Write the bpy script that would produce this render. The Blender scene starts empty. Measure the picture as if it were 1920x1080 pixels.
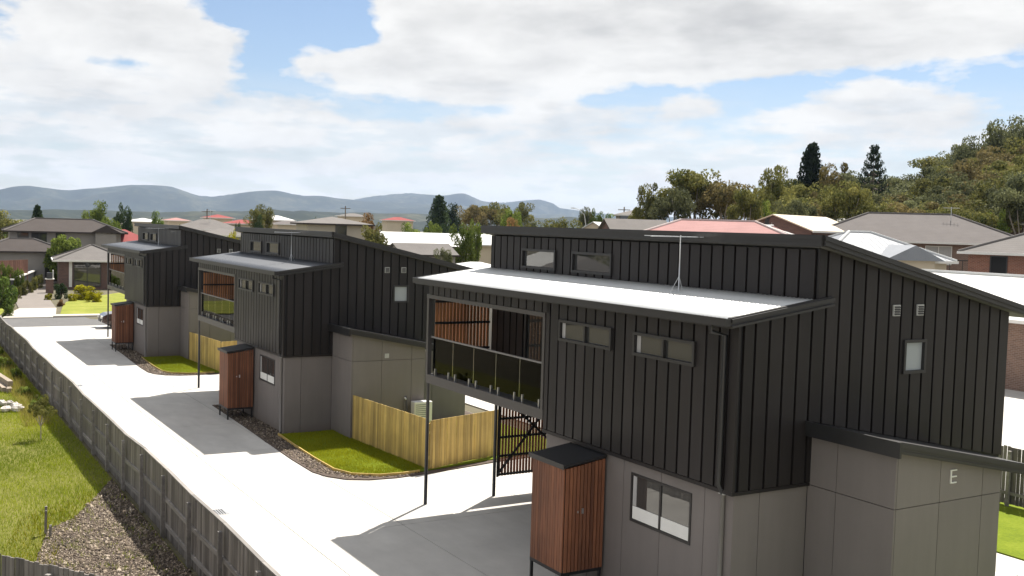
import bpy, math, random
import numpy as np
from mathutils import Matrix, Vector

sc = bpy.context.scene
col = sc.collection
R = math.radians
# ------------------------------------------------------------------ camera
CAM = np.array([12.4517, -11.7292, 7.2136])
C_R = np.array([0.5111785, 0.8589690, 0.0294770])
C_U = np.array([-0.0652491, 0.0045870, 0.9978585])
C_F = np.array([-0.8569942, 0.5120071, -0.0583917])
FPX = 1949.2                       # focal length in pixels of the 1920 px wide photograph
cd = bpy.data.cameras.new('camera')
co = bpy.data.objects.new('camera', cd)
col.objects.link(co)
co.matrix_world = Matrix(((C_R[0], C_U[0], -C_F[0], CAM[0]), (C_R[1], C_U[1], -C_F[1], CAM[1]),
                          (C_R[2], C_U[2], -C_F[2], CAM[2]), (0, 0, 0, 1)))
cd.sensor_width = 36.0
cd.lens = FPX / 1920 * 36.0
cd.clip_start = 0.1
cd.clip_end = 40000
sc.camera = co
# ------------------------------------------------------------------ exposure
sc.view_settings.view_transform = 'Standard'
sc.view_settings.look = 'None'
sc.view_settings.gamma = 1.0
sc.view_settings.exposure = 0.86
sc.view_settings.use_curve_mapping = False
sc.cycles.use_denoising = True
sc.cycles.max_bounces = 8
sc.cycles.transparent_max_bounces = 12
sc.cycles.volume_bounces = 0
sc.cycles.sample_clamp_indirect = 8
# ------------------------------------------------------------------ sun and sky
SUN_AZ, SUN_EL = R(-36.0), R(58.5)          # azimuth from +Y towards +X
sd = Vector((math.sin(SUN_AZ) * math.cos(SUN_EL), math.cos(SUN_AZ) * math.cos(SUN_EL), math.sin(SUN_EL)))
sl = bpy.data.lights.new('sun', 'SUN')
sl.energy = 5.0
sl.angle = R(0.5)
sl.color = (1.0, 0.945, 0.86)
so = bpy.data.objects.new('sun', sl)
col.objects.link(so)
so.rotation_euler = sd.to_track_quat('Z', 'Y').to_euler()
so.location = (0, 0, 60)

world = bpy.data.worlds.new('World')
sc.world = world
world.use_nodes = True
world.cycles.sampling_method = 'MANUAL'
world.cycles.sample_map_resolution = 512
wn, wl = world.node_tree.nodes, world.node_tree.links
wn.clear()


def nd(tree, t, **kw):
    n = tree.nodes.new(t)
    for k, v in kw.items():
        if k.startswith('i_'):
            n.inputs[int(k[2:])].default_value = v
        else:
            setattr(n, k, v)
    return n


def mth(tree, op, a, b=None, c=None, clamp=False):
    n = tree.nodes.new('ShaderNodeMath')
    n.operation = op
    n.use_clamp = clamp
    for i, v in enumerate((a, b, c)):
        if v is None:
            continue
        if isinstance(v, (int, float)):
            n.inputs[i].default_value = v
        else:
            tree.links.new(v, n.inputs[i])
    return n.outputs[0]


def mixc(tree, fac, a, b, blend='MIX'):
    n = tree.nodes.new('ShaderNodeMix')
    n.data_type = 'RGBA'
    n.blend_type = blend
    for s, v in ((n.inputs[0], fac), (n.inputs[6], a), (n.inputs[7], b)):
        if isinstance(v, (int, float)):
            s.default_value = v
        elif isinstance(v, (tuple, list)):
            s.default_value = (*v[:3], 1)
        else:
            tree.links.new(v, s)
    return n.outputs[2]


def ramp(tree, fac, stops):
    n = tree.nodes.new('ShaderNodeValToRGB')
    e = n.color_ramp.elements
    while len(e) < len(stops):
        e.new(0.5)
    for el, (p, c) in zip(e, stops):
        el.position = p
        el.color = (*c, 1) if isinstance(c, (tuple, list)) else (c, c, c, 1)
    tree.links.new(fac, n.inputs[0])
    return n.outputs[0]


def build_sky():
    T = world.node_tree
    sky = nd(T, 'ShaderNodeTexSky', sky_type='NISHITA', sun_disc=False, sun_elevation=SUN_EL,
             sun_rotation=SUN_AZ, altitude=60.0, air_density=1.0, dust_density=0.4, ozone_density=1.5)
    tc = nd(T, 'ShaderNodeTexCoord')
    sep = nd(T, 'ShaderNodeSeparateXYZ')
    wl.new(tc.outputs['Generated'], sep.inputs[0])
    z = mth(T, 'MAXIMUM', sep.outputs[2], 0.0)
    zz = mth(T, 'ADD', z, 0.05)
    # a flat deck of cumulus seen in perspective
    px = mth(T, 'DIVIDE', sep.outputs[0], zz)
    py = mth(T, 'DIVIDE', sep.outputs[1], zz)
    cb = nd(T, 'ShaderNodeCombineXYZ')
    wl.new(px, cb.inputs[0])
    wl.new(py, cb.inputs[1])
    mp = nd(T, 'ShaderNodeMapping')
    mp.inputs['Location'].default_value = SKY_OFF
    wl.new(cb.outputs[0], mp.inputs[0])
    n1 = nd(T, 'ShaderNodeTexNoise', i_2=SKY_SC, i_3=4.0, i_4=0.5)
    wl.new(mp.outputs[0], n1.inputs[0])
    n2 = nd(T, 'ShaderNodeTexNoise', i_2=SKY_SC * 2.2, i_3=7.0, i_4=0.55)
    wl.new(mp.outputs[0], n2.inputs[0])
    # lumpy edges: billows in plain direction space, a little flattened
    mp3 = nd(T, 'ShaderNodeMapping')
    mp3.inputs['Scale'].default_value = (1, 1, 2.0)
    wl.new(tc.outputs['Generated'], mp3.inputs[0])
    n3 = nd(T, 'ShaderNodeTexNoise', i_2=11.0, i_3=9.0, i_4=0.55)
    n3.inputs['Distortion'].default_value = 0.15
    wl.new(mp3.outputs[0], n3.inputs[0])
    n4 = nd(T, 'ShaderNodeTexNoise', i_2=26.0, i_3=7.0, i_4=0.6)
    mp4 = nd(T, 'ShaderNodeMapping')
    mp4.inputs['Scale'].default_value = (1, 1, 3.2)
    wl.new(tc.outputs['Generated'], mp4.inputs[0])
    wl.new(mp4.outputs[0], n4.inputs[0])
    f = mth(T, 'MULTIPLY', n1.outputs[0], 0.42)
    f = mth(T, 'MULTIPLY_ADD', n3.outputs[0], 0.40, f)
    f = mth(T, 'MULTIPLY_ADD', n4.outputs[0], 0.18, f)
    for (dx, dy, dz, rad, amt, sq) in SKY_GAPS:          # wider and narrower openings in the deck
        v = nd(T, 'ShaderNodeVectorMath', operation='SUBTRACT')
        wl.new(tc.outputs['Generated'], v.inputs[0])
        v.inputs[1].default_value = (dx, dy, dz)
        v2 = nd(T, 'ShaderNodeVectorMath', operation='MULTIPLY')
        wl.new(v.outputs[0], v2.inputs[0])
        v2.inputs[1].default_value = (1, 1, sq)
        ln = nd(T, 'ShaderNodeVectorMath', operation='LENGTH')
        wl.new(v2.outputs[0], ln.inputs[0])
        w = mth(T, 'SUBTRACT', 1.0, mth(T, 'DIVIDE', ln.outputs['Value'], rad), clamp=True)
        w = mth(T, 'MULTIPLY', mth(T, 'MULTIPLY', w, w), mth(T, 'MULTIPLY_ADD', w, -2.0, 3.0))
        f = mth(T, 'MULTIPLY_ADD', w, amt, f)
    cov = mth(T, 'MULTIPLY', mth(T, 'SUBTRACT', f, SKY_T), SKY_K, clamp=True)
    cov = mth(T, 'POWER', cov, 0.8)
    # rows of small puffs low over the horizon
    mp6 = nd(T, 'ShaderNodeMapping')
    mp6.inputs['Scale'].default_value = (1, 1, 4.6)
    wl.new(tc.outputs['Generated'], mp6.inputs[0])
    n6 = nd(T, 'ShaderNodeTexNoise', i_2=15.0, i_3=8.0, i_4=0.55)
    wl.new(mp6.outputs[0], n6.inputs[0])
    cl = mth(T, 'MULTIPLY', mth(T, 'SUBTRACT', n6.outputs[0], 0.43), 10.0, clamp=True)
    lf = mth(T, 'SUBTRACT', 1.25, mth(T, 'MULTIPLY', z, 9.0), clamp=True)
    cov = mth(T, 'ADD', mth(T, 'MULTIPLY', cov, mth(T, 'SUBTRACT', 1.0, lf)), mth(T, 'MULTIPLY', mth(T, 'MULTIPLY_ADD', cl, 0.60, 0.40), lf))
    # milky air towards the horizon
    hz = mth(T, 'SUBTRACT', 1.0, mth(T, 'MULTIPLY', z, 22.0), clamp=True)
    cov2 = mth(T, 'MAXIMUM', cov, mth(T, 'MULTIPLY', hz, 0.8))
    # undersides and thick middles of the clouds are greyer
    up = nd(T, 'ShaderNodeVectorMath', operation='ADD')
    wl.new(mp3.outputs[0], up.inputs[0])
    up.inputs[1].default_value = (0, 0, 0.035)
    n5 = nd(T, 'ShaderNodeTexNoise', i_2=11.0, i_3=6.0, i_4=0.5)
    n5.inputs['Distortion'].default_value = 0.15
    wl.new(up.outputs[0], n5.inputs[0])
    und = mth(T, 'MULTIPLY_ADD', mth(T, 'SUBTRACT', n5.outputs[0], n3.outputs[0]), 1.5, 0.18)
    th = mth(T, 'MULTIPLY', mth(T, 'SUBTRACT', mth(T, 'MULTIPLY_ADD', n2.outputs[0], 0.4, f), SKY_G), 3.2)
    low = mth(T, 'SUBTRACT', 1.0, mth(T, 'MULTIPLY', z, 6.0), clamp=True)
    st = mth(T, 'MULTIPLY', mth(T, 'MULTIPLY', mth(T, 'SUBTRACT', n6.outputs[0], 0.52), -3.2), low)
    th = mth(T, 'ADD', mth(T, 'MAXIMUM', th, 0.0), st)
    thick = mth(T, 'ADD', mth(T, 'MAXIMUM', und, 0.0), mth(T, 'MAXIMUM', th, 0.0), clamp=True)
    cc = mixc(T, thick, SKY_W, SKY_D)
    cc = mixc(T, mth(T, 'MULTIPLY', hz, 0.6), cc, (6.2, 6.1, 5.9))
    skyc = mixc(T, 1.0, sky.outputs[0], SKY_TINT, 'MULTIPLY')
    c = mixc(T, cov2, skyc, cc)
    bg = nd(T, 'ShaderNodeBackground', i_1=0.1)
    wl.new(c, bg.inputs[0])
    out = nd(T, 'ShaderNodeOutputWorld')
    wl.new(bg.outputs[0], out.inputs[0])


def ray(px, py):
    d = C_F * FPX + C_R * (px - 960) - C_U * (py - 540)
    return d / np.linalg.norm(d)


SKY_OFF = (3.1, 1.7, 0.0)
SKY_SC = 0.8
SKY_T, SKY_K, SKY_G = 0.447, 16.0, 0.80
SKY_W, SKY_D = (5.5, 5.42, 5.25), (3.35, 3.32, 3.28)
SKY_TINT = (0.60, 0.60, 0.63)
SKY_GAPS = []
for (px, py, rad, amt, sq) in ((560, 22, .10, -.22, 2.2), (660, 62, .06, -.2, 2.4), (500, 110, .055, -.18, 1.2), (430, 15, .07, -.14, 2),
                               (700, 195, .06, -.15, 2.6), (820, 200, .06, -.15, 3), (930, 200, .06, -.16, 3), (1090, 185, .07, -.16, 3), (1230, 168, .08, -.17, 3), (1380, 165, .08, -.17, 3.2),
                               (1560, 155, .09, -.15, 3.4), (1720, 145, .09, -.17, 3), (1860, 150, .09, -.19, 2.6), (580, 165, .05, -.12, 2.5), (220, 120, .06, -.10, 3),
                               (1200, 20, .28, .16, 2.2), (1600, 60, .26, .16, 2.6), (880, 110, .17, .13, 2.2), (250, 60, .15, .11, 2), (1050, 205, .05, .10, 2.4), (1300, 195, .06, .08, 3),
                               (250, 210, .22, .08, 3), (1700, 200, .12, .08, 3), (650, 250, .3, .06, 4)):
    d = ray(px, py)
    SKY_GAPS.append((d[0], d[1], d[2], rad, amt, sq))
build_sky()


# ------------------------------------------------------------------ where a pixel of the photograph lands
def at_plane(px, py, axis, val):
    d = ray(px, py)
    t = (val - CAM[axis]) / d[axis]
    return CAM + d * t


def gz(x):                                   # level of the concrete drive
    return 0.12 + 0.0065 * max(x, -120.0)


def sstep(a, b, v):
    t = np.clip((v - a) / (b - a), 0, 1)
    return t * t * (3 - 2 * t)


def terrain(x, y):
    x = np.asarray(x, float)
    y = np.asarray(y, float)
    base = 0.12 + 0.0065 * np.maximum(x, -120.0)
    base = np.minimum(base, 0.25)
    q = -0.64 * x + 0.77 * y
    t = 0.77 * x + 0.64 * y
    h = base + 3.0 * sstep(41, 60, q) * sstep(-62, -18, t)
    h = h + 15.0 * sstep(100, 215, q) * sstep(-22, 32, t) * (1 - 0.6 * sstep(300, 600, q))
    h = h - 7.0 * sstep(160, 420, -x) * (1 - sstep(-30, 0, t))
    return h


def at_dist(px, D, py=430):
    d = ray(px, py)
    k = D / math.hypot(d[0], d[1])
    return CAM + d * k


def ht(px, py, D):                           # height above datum of a pixel at horizontal distance D
    return float(at_dist(px, D, py)[2])
# ------------------------------------------------------------------ materials
MATS = {}


def new_mat(name):
    m = bpy.data.materials.new(name)
    m.use_nodes = True
    T = m.node_tree
    T.nodes.clear()
    out = nd(T, 'ShaderNodeOutputMaterial')
    bs = nd(T, 'ShaderNodeBsdfPrincipled')
    T.links.new(bs.outputs[0], out.inputs[0])
    MATS[name] = m
    return m, T, bs, out


def setc(T, sock, v):
    if isinstance(v, (tuple, list)):
        sock.default_value = (*v[:3], 1)
    else:
        T.links.new(v, sock)


def coords(T, obj=True):
    return nd(T, 'ShaderNodeTexCoord').outputs['Object' if obj else 'Generated']


def geo_pos(T):
    return nd(T, 'ShaderNodeNewGeometry').outputs['Position']


def noise(T, vec, scale, detail=5.0, rough=0.55, stretch=None):
    if stretch:
        mp = nd(T, 'ShaderNodeMapping')
        mp.inputs['Scale'].default_value = stretch
        T.links.new(vec, mp.inputs[0])
        vec = mp.outputs[0]
    n = nd(T, 'ShaderNodeTexNoise', i_2=scale, i_3=detail, i_4=rough)
    T.links.new(vec, n.inputs[0])
    return n.outputs[0]


def bump(T, bs, h, strength, dist=0.02):
    b = nd(T, 'ShaderNodeBump')
    b.inputs['Strength'].default_value = strength
    b.inputs['Distance'].default_value = dist
    T.links.new(h, b.inputs['Height'])
    T.links.new(b.outputs[0], bs.inputs['Normal'])


def simple(name, c, rough=0.6, var=0.12, scale=3.0, rnd=0.0, metal=0.0, spec=0.5, bmp=0.0, stretch=None, bscale=None):
    """a base colour broken up by noise in place, with a little spread from piece to piece"""
    m, T, bs, _ = new_mat(name)
    p = geo_pos(T)
    n = noise(T, p, scale, 6.0, 0.6, stretch)
    f = mth(T, 'MULTIPLY_ADD', mth(T, 'SUBTRACT', n, 0.5), 2 * var * 2, 1.0)
    if rnd:
        oi = nd(T, 'ShaderNodeObjectInfo')
        f = mth(T, 'MULTIPLY', f, mth(T, 'MULTIPLY_ADD', mth(T, 'SUBTRACT', oi.outputs['Random'], 0.5), 2 * rnd, 1.0))
    v = nd(T, 'ShaderNodeVectorMath', operation='SCALE')
    v.inputs[0].default_value = c
    T.links.new(f, v.inputs['Scale'])
    T.links.new(v.outputs[0], bs.inputs['Base Color'])
    bs.inputs['Roughness'].default_value = rough
    bs.inputs['Metallic'].default_value = metal
    bs.inputs['Specular IOR Level'].default_value = spec
    if bmp:
        bump(T, bs, noise(T, p, bscale or scale * 4, 6.0, 0.6, stretch), bmp)
    return m


def timber(name, c1, c2, axis=2, rough=0.65, rnd=0.25, sc_=9.0):
    m, T, bs, _ = new_mat(name)
    p = geo_pos(T)
    st = [1.0, 1.0, 1.0]
    st[axis] = 0.06
    oi = nd(T, 'ShaderNodeObjectInfo')
    off = nd(T, 'ShaderNodeVectorMath', operation='ADD')
    T.links.new(p, off.inputs[0])
    cb = nd(T, 'ShaderNodeCombineXYZ')
    sh = mth(T, 'MULTIPLY', oi.outputs['Random'], 37.0)
    for i in range(3):
        T.links.new(sh, cb.inputs[i])
    T.links.new(cb.outputs[0], off.inputs[1])
    n = noise(T, off.outputs[0], sc_, 7.0, 0.65, tuple(st))
    n2 = noise(T, p, 1.3, 3.0, 0.5)
    f = mth(T, 'MULTIPLY_ADD', mth(T, 'SUBTRACT', n, 0.5), 2.0, 0.5, clamp=True)
    c = mixc(T, f, c1, c2)
    g = mth(T, 'MULTIPLY_ADD', mth(T, 'SUBTRACT', oi.outputs['Random'], 0.5), 2 * rnd, 1.0)
    g = mth(T, 'MULTIPLY', g, mth(T, 'MULTIPLY_ADD', mth(T, 'SUBTRACT', n2, 0.5), 0.8, 1.0))
    v = nd(T, 'ShaderNodeVectorMath', operation='SCALE')
    T.links.new(c, v.inputs[0])
    T.links.new(g, v.inputs['Scale'])
    T.links.new(v.outputs[0], bs.inputs['Base Color'])
    bs.inputs['Roughness'].default_value = rough
    bump(T, bs, n, 0.25, 0.006)
    return m


def leafmat(name, dark, light, trans=0.35):
    m, T, bs, out = new_mat(name)
    at = nd(T, 'ShaderNodeAttribute', attribute_name='tint')
    oi = nd(T, 'ShaderNodeObjectInfo')
    c = mixc(T, at.outputs['Fac'], dark, light)
    g = mth(T, 'MULTIPLY_ADD', oi.outputs['Random'], 0.5, 0.75)
    v = nd(T, 'ShaderNodeVectorMath', operation='SCALE')
    T.links.new(c, v.inputs[0])
    T.links.new(g, v.inputs['Scale'])
    T.links.new(v.outputs[0], bs.inputs['Base Color'])
    bs.inputs['Roughness'].default_value = 0.75
    bs.inputs['Specular IOR Level'].default_value = 0.08
    tr = nd(T, 'ShaderNodeBsdfTranslucent')
    T.links.new(v.outputs[0], tr.inputs[0])
    mx = nd(T, 'ShaderNodeMixShader', i_0=trans)
    T.links.new(bs.outputs[0], mx.inputs[1])
    T.links.new(tr.outputs[0], mx.inputs[2])
    T.links.new(mx.outputs[0], out.inputs[0])
    return m


def glassmat(name, tint, ior=1.6, rough=0.0, clear=0.0, wav=0.0):
    """window glass: fresnel mirror over a dark room (clear=0) or over what is behind it"""
    m, T, bs, out = new_mat(name)
    T.nodes.remove(bs)
    fr = nd(T, 'ShaderNodeFresnel', i_0=ior)
    gl = nd(T, 'ShaderNodeBsdfGlossy')
    gl.inputs['Roughness'].default_value = rough
    if wav:
        b = nd(T, 'ShaderNodeBump')
        b.inputs['Strength'].default_value = wav
        b.inputs['Distance'].default_value = 0.02
        T.links.new(noise(T, geo_pos(T), 1.6, 2.0), b.inputs['Height'])
        T.links.new(b.outputs[0], gl.inputs['Normal'])
    if clear:
        bk = nd(T, 'ShaderNodeBsdfTransparent')
        bk.inputs[0].default_value = (*tint, 1)
    else:
        bk = nd(T, 'ShaderNodeBsdfDiffuse')
        bk.inputs[0].default_value = (*tint, 1)
    mx = nd(T, 'ShaderNodeMixShader')
    T.links.new(fr.outputs[0], mx.inputs[0])
    T.links.new(bk.outputs[0], mx.inputs[1])
    T.links.new(gl.outputs[0], mx.inputs[2])
    T.links.new(mx.outputs[0], out.inputs[0])
    return m


def cladmat():
    m, T, bs, _ = new_mat('clad')
    p = geo_pos(T)
    oi = nd(T, 'ShaderNodeObjectInfo')
    rn = oi.outputs['Random']
    n = noise(T, p, 1.1, 5, .6, (1, 1, .35))
    dust = noise(T, p, 5.0, 6, .65, (1, 1, .12))
    f = mth(T, 'MULTIPLY_ADD', mth(T, 'SUBTRACT', n, .5), .55, 1.0)
    f = mth(T, 'MULTIPLY', f, mth(T, 'MULTIPLY_ADD', mth(T, 'SUBTRACT', rn, .5), .45, 1.0))
    f = mth(T, 'MULTIPLY', f, mth(T, 'MULTIPLY_ADD', mth(T, 'SUBTRACT', dust, .5), .5, 1.0))
    v = nd(T, 'ShaderNodeVectorMath', operation='SCALE')
    v.inputs[0].default_value = (0.0200, 0.0172, 0.0170)
    T.links.new(f, v.inputs['Scale'])
    T.links.new(v.outputs[0], bs.inputs['Base Color'])
    T.links.new(mth(T, 'MULTIPLY_ADD', n, .3, .30), bs.inputs['Roughness'])
    bs.inputs['Specular IOR Level'].default_value = .28
    bump(T, bs, noise(T, p, 1.6, 2, .5, (1, 1, .5)), .22, .03)


cladmat()
simple('black_steel', (0.018, 0.018, 0.019), 0.4, 0.15, 6)
simple('fascia', (0.024, 0.0225, 0.022), 0.45, 0.12, 3)
def fibremat():
    m, T, bs, _ = new_mat('fibre_cement')
    p = geo_pos(T)
    oi = nd(T, 'ShaderNodeObjectInfo')
    n = noise(T, p, .9, 6, .6)
    st = noise(T, p, 4.5, 6, .65, (1, 1, .10))
    sp = nd(T, 'ShaderNodeSeparateXYZ')
    T.links.new(p, sp.inputs[0])
    f = mth(T, 'MULTIPLY_ADD', mth(T, 'SUBTRACT', n, .5), .28, 1.0)
    f = mth(T, 'MULTIPLY', f, mth(T, 'MULTIPLY_ADD', mth(T, 'SUBTRACT', st, .5), .22, 1.0))
    f = mth(T, 'MULTIPLY', f, mth(T, 'MULTIPLY_ADD', mth(T, 'SUBTRACT', oi.outputs['Random'], .5), .08, 1.0))
    v = nd(T, 'ShaderNodeVectorMath', operation='SCALE')
    v.inputs[0].default_value = (0.178, 0.158, 0.146)
    T.links.new(f, v.inputs['Scale'])
    # splashed soil on the lowest hand's breadth, ragged
    k = mth(T, 'SUBTRACT', mth(T, 'MULTIPLY_ADD', noise(T, p, 3.0, 5, .6), .9, .0), mth(T, 'MULTIPLY', sp.outputs[2], 1.4), clamp=True)
    c = mixc(T, mth(T, 'MULTIPLY', k, .8), v.outputs[0], (.13, .095, .07))
    T.links.new(c, bs.inputs['Base Color'])
    bs.inputs['Roughness'].default_value = .75
    bump(T, bs, noise(T, p, 50, 4, .6), .06)


fibremat()
simple('pipe_grey', (0.20, 0.19, 0.18), 0.5, 0.05, 3)
simple('roof_pale', (0.66, 0.67, 0.66), 0.38, 0.06, 2.5, metal=0.0, spec=0.6)  # sun glare on the first unit's corrugated roof, put into the base colour
simple('roof_dark', (0.085, 0.092, 0.105), 0.42, 0.08, 2.5, spec=0.6)
simple('vent', (0.42, 0.42, 0.40), 0.5, 0.08, 8)
simple('steel', (0.55, 0.55, 0.55), 0.3, 0.05, 8, metal=0.9)
simple('rail_metal', (0.060, 0.055, 0.053), 0.4, 0.06, 8)
simple('galv', (0.62, 0.63, 0.64), 0.35, 0.08, 8, metal=0.6)
simple('dark_room', (0.012, 0.012, 0.013), 0.8, 0.1, 2)
simple('curtain', (0.42, 0.41, 0.40), 0.9, 0.1, 8, stretch=(1, 1, 0.1))
simple('white_plastic', (0.72, 0.71, 0.67), 0.45, 0.05, 5)
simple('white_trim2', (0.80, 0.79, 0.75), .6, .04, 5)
simple('dark_grille', (0.04, 0.04, 0.042), 0.5, 0.1, 8)
simple('soffit', (0.10, 0.098, 0.095), 0.7, 0.05, 3)
glassmat('win_glass', (0.050, 0.051, 0.050), 2.0, 0.0, wav=0.03)
glassmat('frosted', (0.36, 0.39, 0.39), 1.5, 0.35)
glassmat('rail_glass', (0.92, 0.94, 0.92), 1.22, 0.0, clear=1.0, wav=0.02)
timber('merbau', (0.125, 0.042, 0.020), (0.26, 0.105, 0.050), rnd=0.3)
timber('cedar', (0.22, 0.085, 0.030), (0.44, 0.20, 0.080), rnd=0.3)
timber('pine', (0.31, 0.205, 0.050), (0.58, 0.42, 0.13), rnd=0.28)
timber('grey_paling', (0.085, 0.075, 0.068), (0.25, 0.225, 0.205), rnd=0.35)
timber('grey_rail', (0.13, 0.12, 0.11), (0.30, 0.275, 0.255), axis=0, rnd=0.2)


def concrete():
    m, T, bs, _ = new_mat('concrete')
    p = geo_pos(T)
    a = noise(T, p, 0.55, 6, 0.6)
    b = noise(T, p, 22.0, 6, 0.7)
    s = noise(T, p, 1.6, 4, 0.6, (0.35, 1.0, 1.0))
    f = mth(T, 'MULTIPLY_ADD', mth(T, 'SUBTRACT', a, 0.5), 0.45, 1.0)
    f = mth(T, 'MULTIPLY', f, mth(T, 'MULTIPLY_ADD', mth(T, 'SUBTRACT', b, 0.5), 0.12, 1.0))
    f = mth(T, 'MULTIPLY', f, mth(T, 'MULTIPLY_ADD', mth(T, 'SUBTRACT', s, 0.5), 0.40, 1.0))
    v = nd(T, 'ShaderNodeVectorMath', operation='SCALE')
    v.inputs[0].default_value = (0.50, 0.48, 0.445)
    T.links.new(f, v.inputs['Scale'])
    T.links.new(v.outputs[0], bs.inputs['Base Color'])
    bs.inputs['Roughness'].default_value = 0.85
    bump(T, bs, b, 0.08, 0.01)


concrete()
simple('asphalt', (0.115, 0.112, 0.11), 0.9, 0.12, 1.2, bmp=0.2, bscale=40)
simple('asphalt_brown', (0.19, 0.165, 0.145), 0.9, 0.10, 0.8, bmp=0.2, bscale=40)
simple('footpath', (0.46, 0.42, 0.36), 0.9, 0.08, 1.0)
simple('soil', (0.085, 0.062, 0.048), 0.95, 0.3, 4.0, bmp=0.6, bscale=18)
simple('mulch_chip', (0.19, 0.145, 0.11), 0.9, 0.2, 5.0, 0.3)
simple('rock', (0.50, 0.46, 0.42), 0.9, 0.2, 3.0, 0.2, bmp=0.4, bscale=9)
simple('sleeper', (0.34, 0.28, 0.22), 0.9, 0.2, 5.0, 0.2)


def groundmat(name, stops, s1, s2, bmp=0.4):
    m, T, bs, _ = new_mat(name)
    p = geo_pos(T)
    a = noise(T, p, s1, 6, 0.62)
    b = noise(T, p, s2, 6, 0.7)
    f = mth(T, 'MULTIPLY_ADD', b, 0.45, mth(T, 'MULTIPLY', a, 0.55))
    T.links.new(ramp(T, f, stops), bs.inputs['Base Color'])
    bs.inputs['Roughness'].default_value = 0.95
    bs.inputs['Specular IOR Level'].default_value = 0.15
    bump(T, bs, b, bmp, 0.05)


groundmat('turf', [(0.3, (0.075, 0.110, 0.008)), (0.5, (0.14, 0.185, 0.010)), (0.7, (0.20, 0.24, 0.022))], 0.9, 12)
groundmat('rough_grass', [(0.28, (0.085, 0.085, 0.022)), (0.5, (0.145, 0.145, 0.035)), (0.72, (0.21, 0.19, 0.065))], 0.35, 5)
groundmat('verge', [(0.3, (0.12, 0.14, 0.022)), (0.5, (0.22, 0.24, 0.04)), (0.7, (0.32, 0.30, 0.075))], 0.5, 6)
groundmat('land', [(0.3, (0.075, 0.07, 0.042)), (0.5, (0.125, 0.113, 0.075)), (0.7, (0.18, 0.16, 0.115))], 0.05, 0.6)
groundmat('hillside', [(0.3, (0.005, 0.008, 0.006)), (0.5, (0.020, 0.028, 0.018)), (0.66, (0.085, 0.085, 0.055))], 0.0035, 0.02, 1.0)
leafmat('gum', (0.052, 0.067, 0.019), (0.290, 0.268, 0.080))
leafmat('gum_brown', (0.065, 0.061, 0.026), (0.304, 0.239, 0.094))
leafmat('gum_grey', (0.051, 0.061, 0.029), (0.246, 0.254, 0.116))
leafmat('bright', (0.045, 0.080, 0.012), (0.30, 0.36, 0.075))
leafmat('mid', (0.041, 0.075, 0.017), (0.217, 0.290, 0.065))
leafmat('dark', (0.017, 0.035, 0.017), (0.087, 0.123, 0.043))
leafmat('conifer', (0.009, 0.019, 0.013), (0.051, 0.072, 0.036))
leafmat('yellow', (0.13, 0.13, 0.006), (0.55, 0.50, 0.020))
leafmat('autumn', (0.123, 0.070, 0.029), (0.348, 0.210, 0.080))
leafmat('blade', (0.135, 0.155, 0.006), (0.40, 0.40, 0.020), 0.4)
leafmat('blade_tall', (0.105, 0.165, 0.008), (0.40, 0.43, 0.035), 0.4)
leafmat('blade_dry', (0.17, 0.15, 0.03), (0.42, 0.36, 0.10), 0.4)
simple('bark', (0.16, 0.13, 0.105), 0.9, 0.3, 3.0, 0.2, bmp=0.4, stretch=(1, 1, 0.2))
simple('bark_pale', (0.36, 0.31, 0.26), 0.85, 0.3, 2.0, 0.2, stretch=(1, 1, 0.3))


# ------------------------------------------------------------------ mesh helpers
def link(o, parent=None):
    col.objects.link(o)
    if parent is not None:
        o.parent = parent
    return o


def mesh_np(name, v, f, mat=None, smooth=False, tint=None):
    v = np.asarray(v, np.float32)
    f = np.asarray(f, np.int32)
    me = bpy.data.meshes.new(name)
    me.vertices.add(len(v))
    me.vertices.foreach_set('co', v.ravel())
    k = f.shape[1]
    me.loops.add(f.size)
    me.loops.foreach_set('vertex_index', f.ravel())
    me.polygons.add(len(f))
    me.polygons.foreach_set('loop_start', np.arange(0, f.size, k, dtype=np.int32))
    me.polygons.foreach_set('loop_total', np.full(len(f), k, np.int32))
    if smooth:
        me.polygons.foreach_set('use_smooth', np.ones(len(f), bool))
    me.update(calc_edges=True)
    if tint is not None:
        a = me.attributes.new('tint', 'FLOAT', 'FACE')
        a.data.foreach_set('value', np.asarray(tint, np.float32))
    if mat:
        me.materials.append(MATS[mat])
    return me


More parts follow.
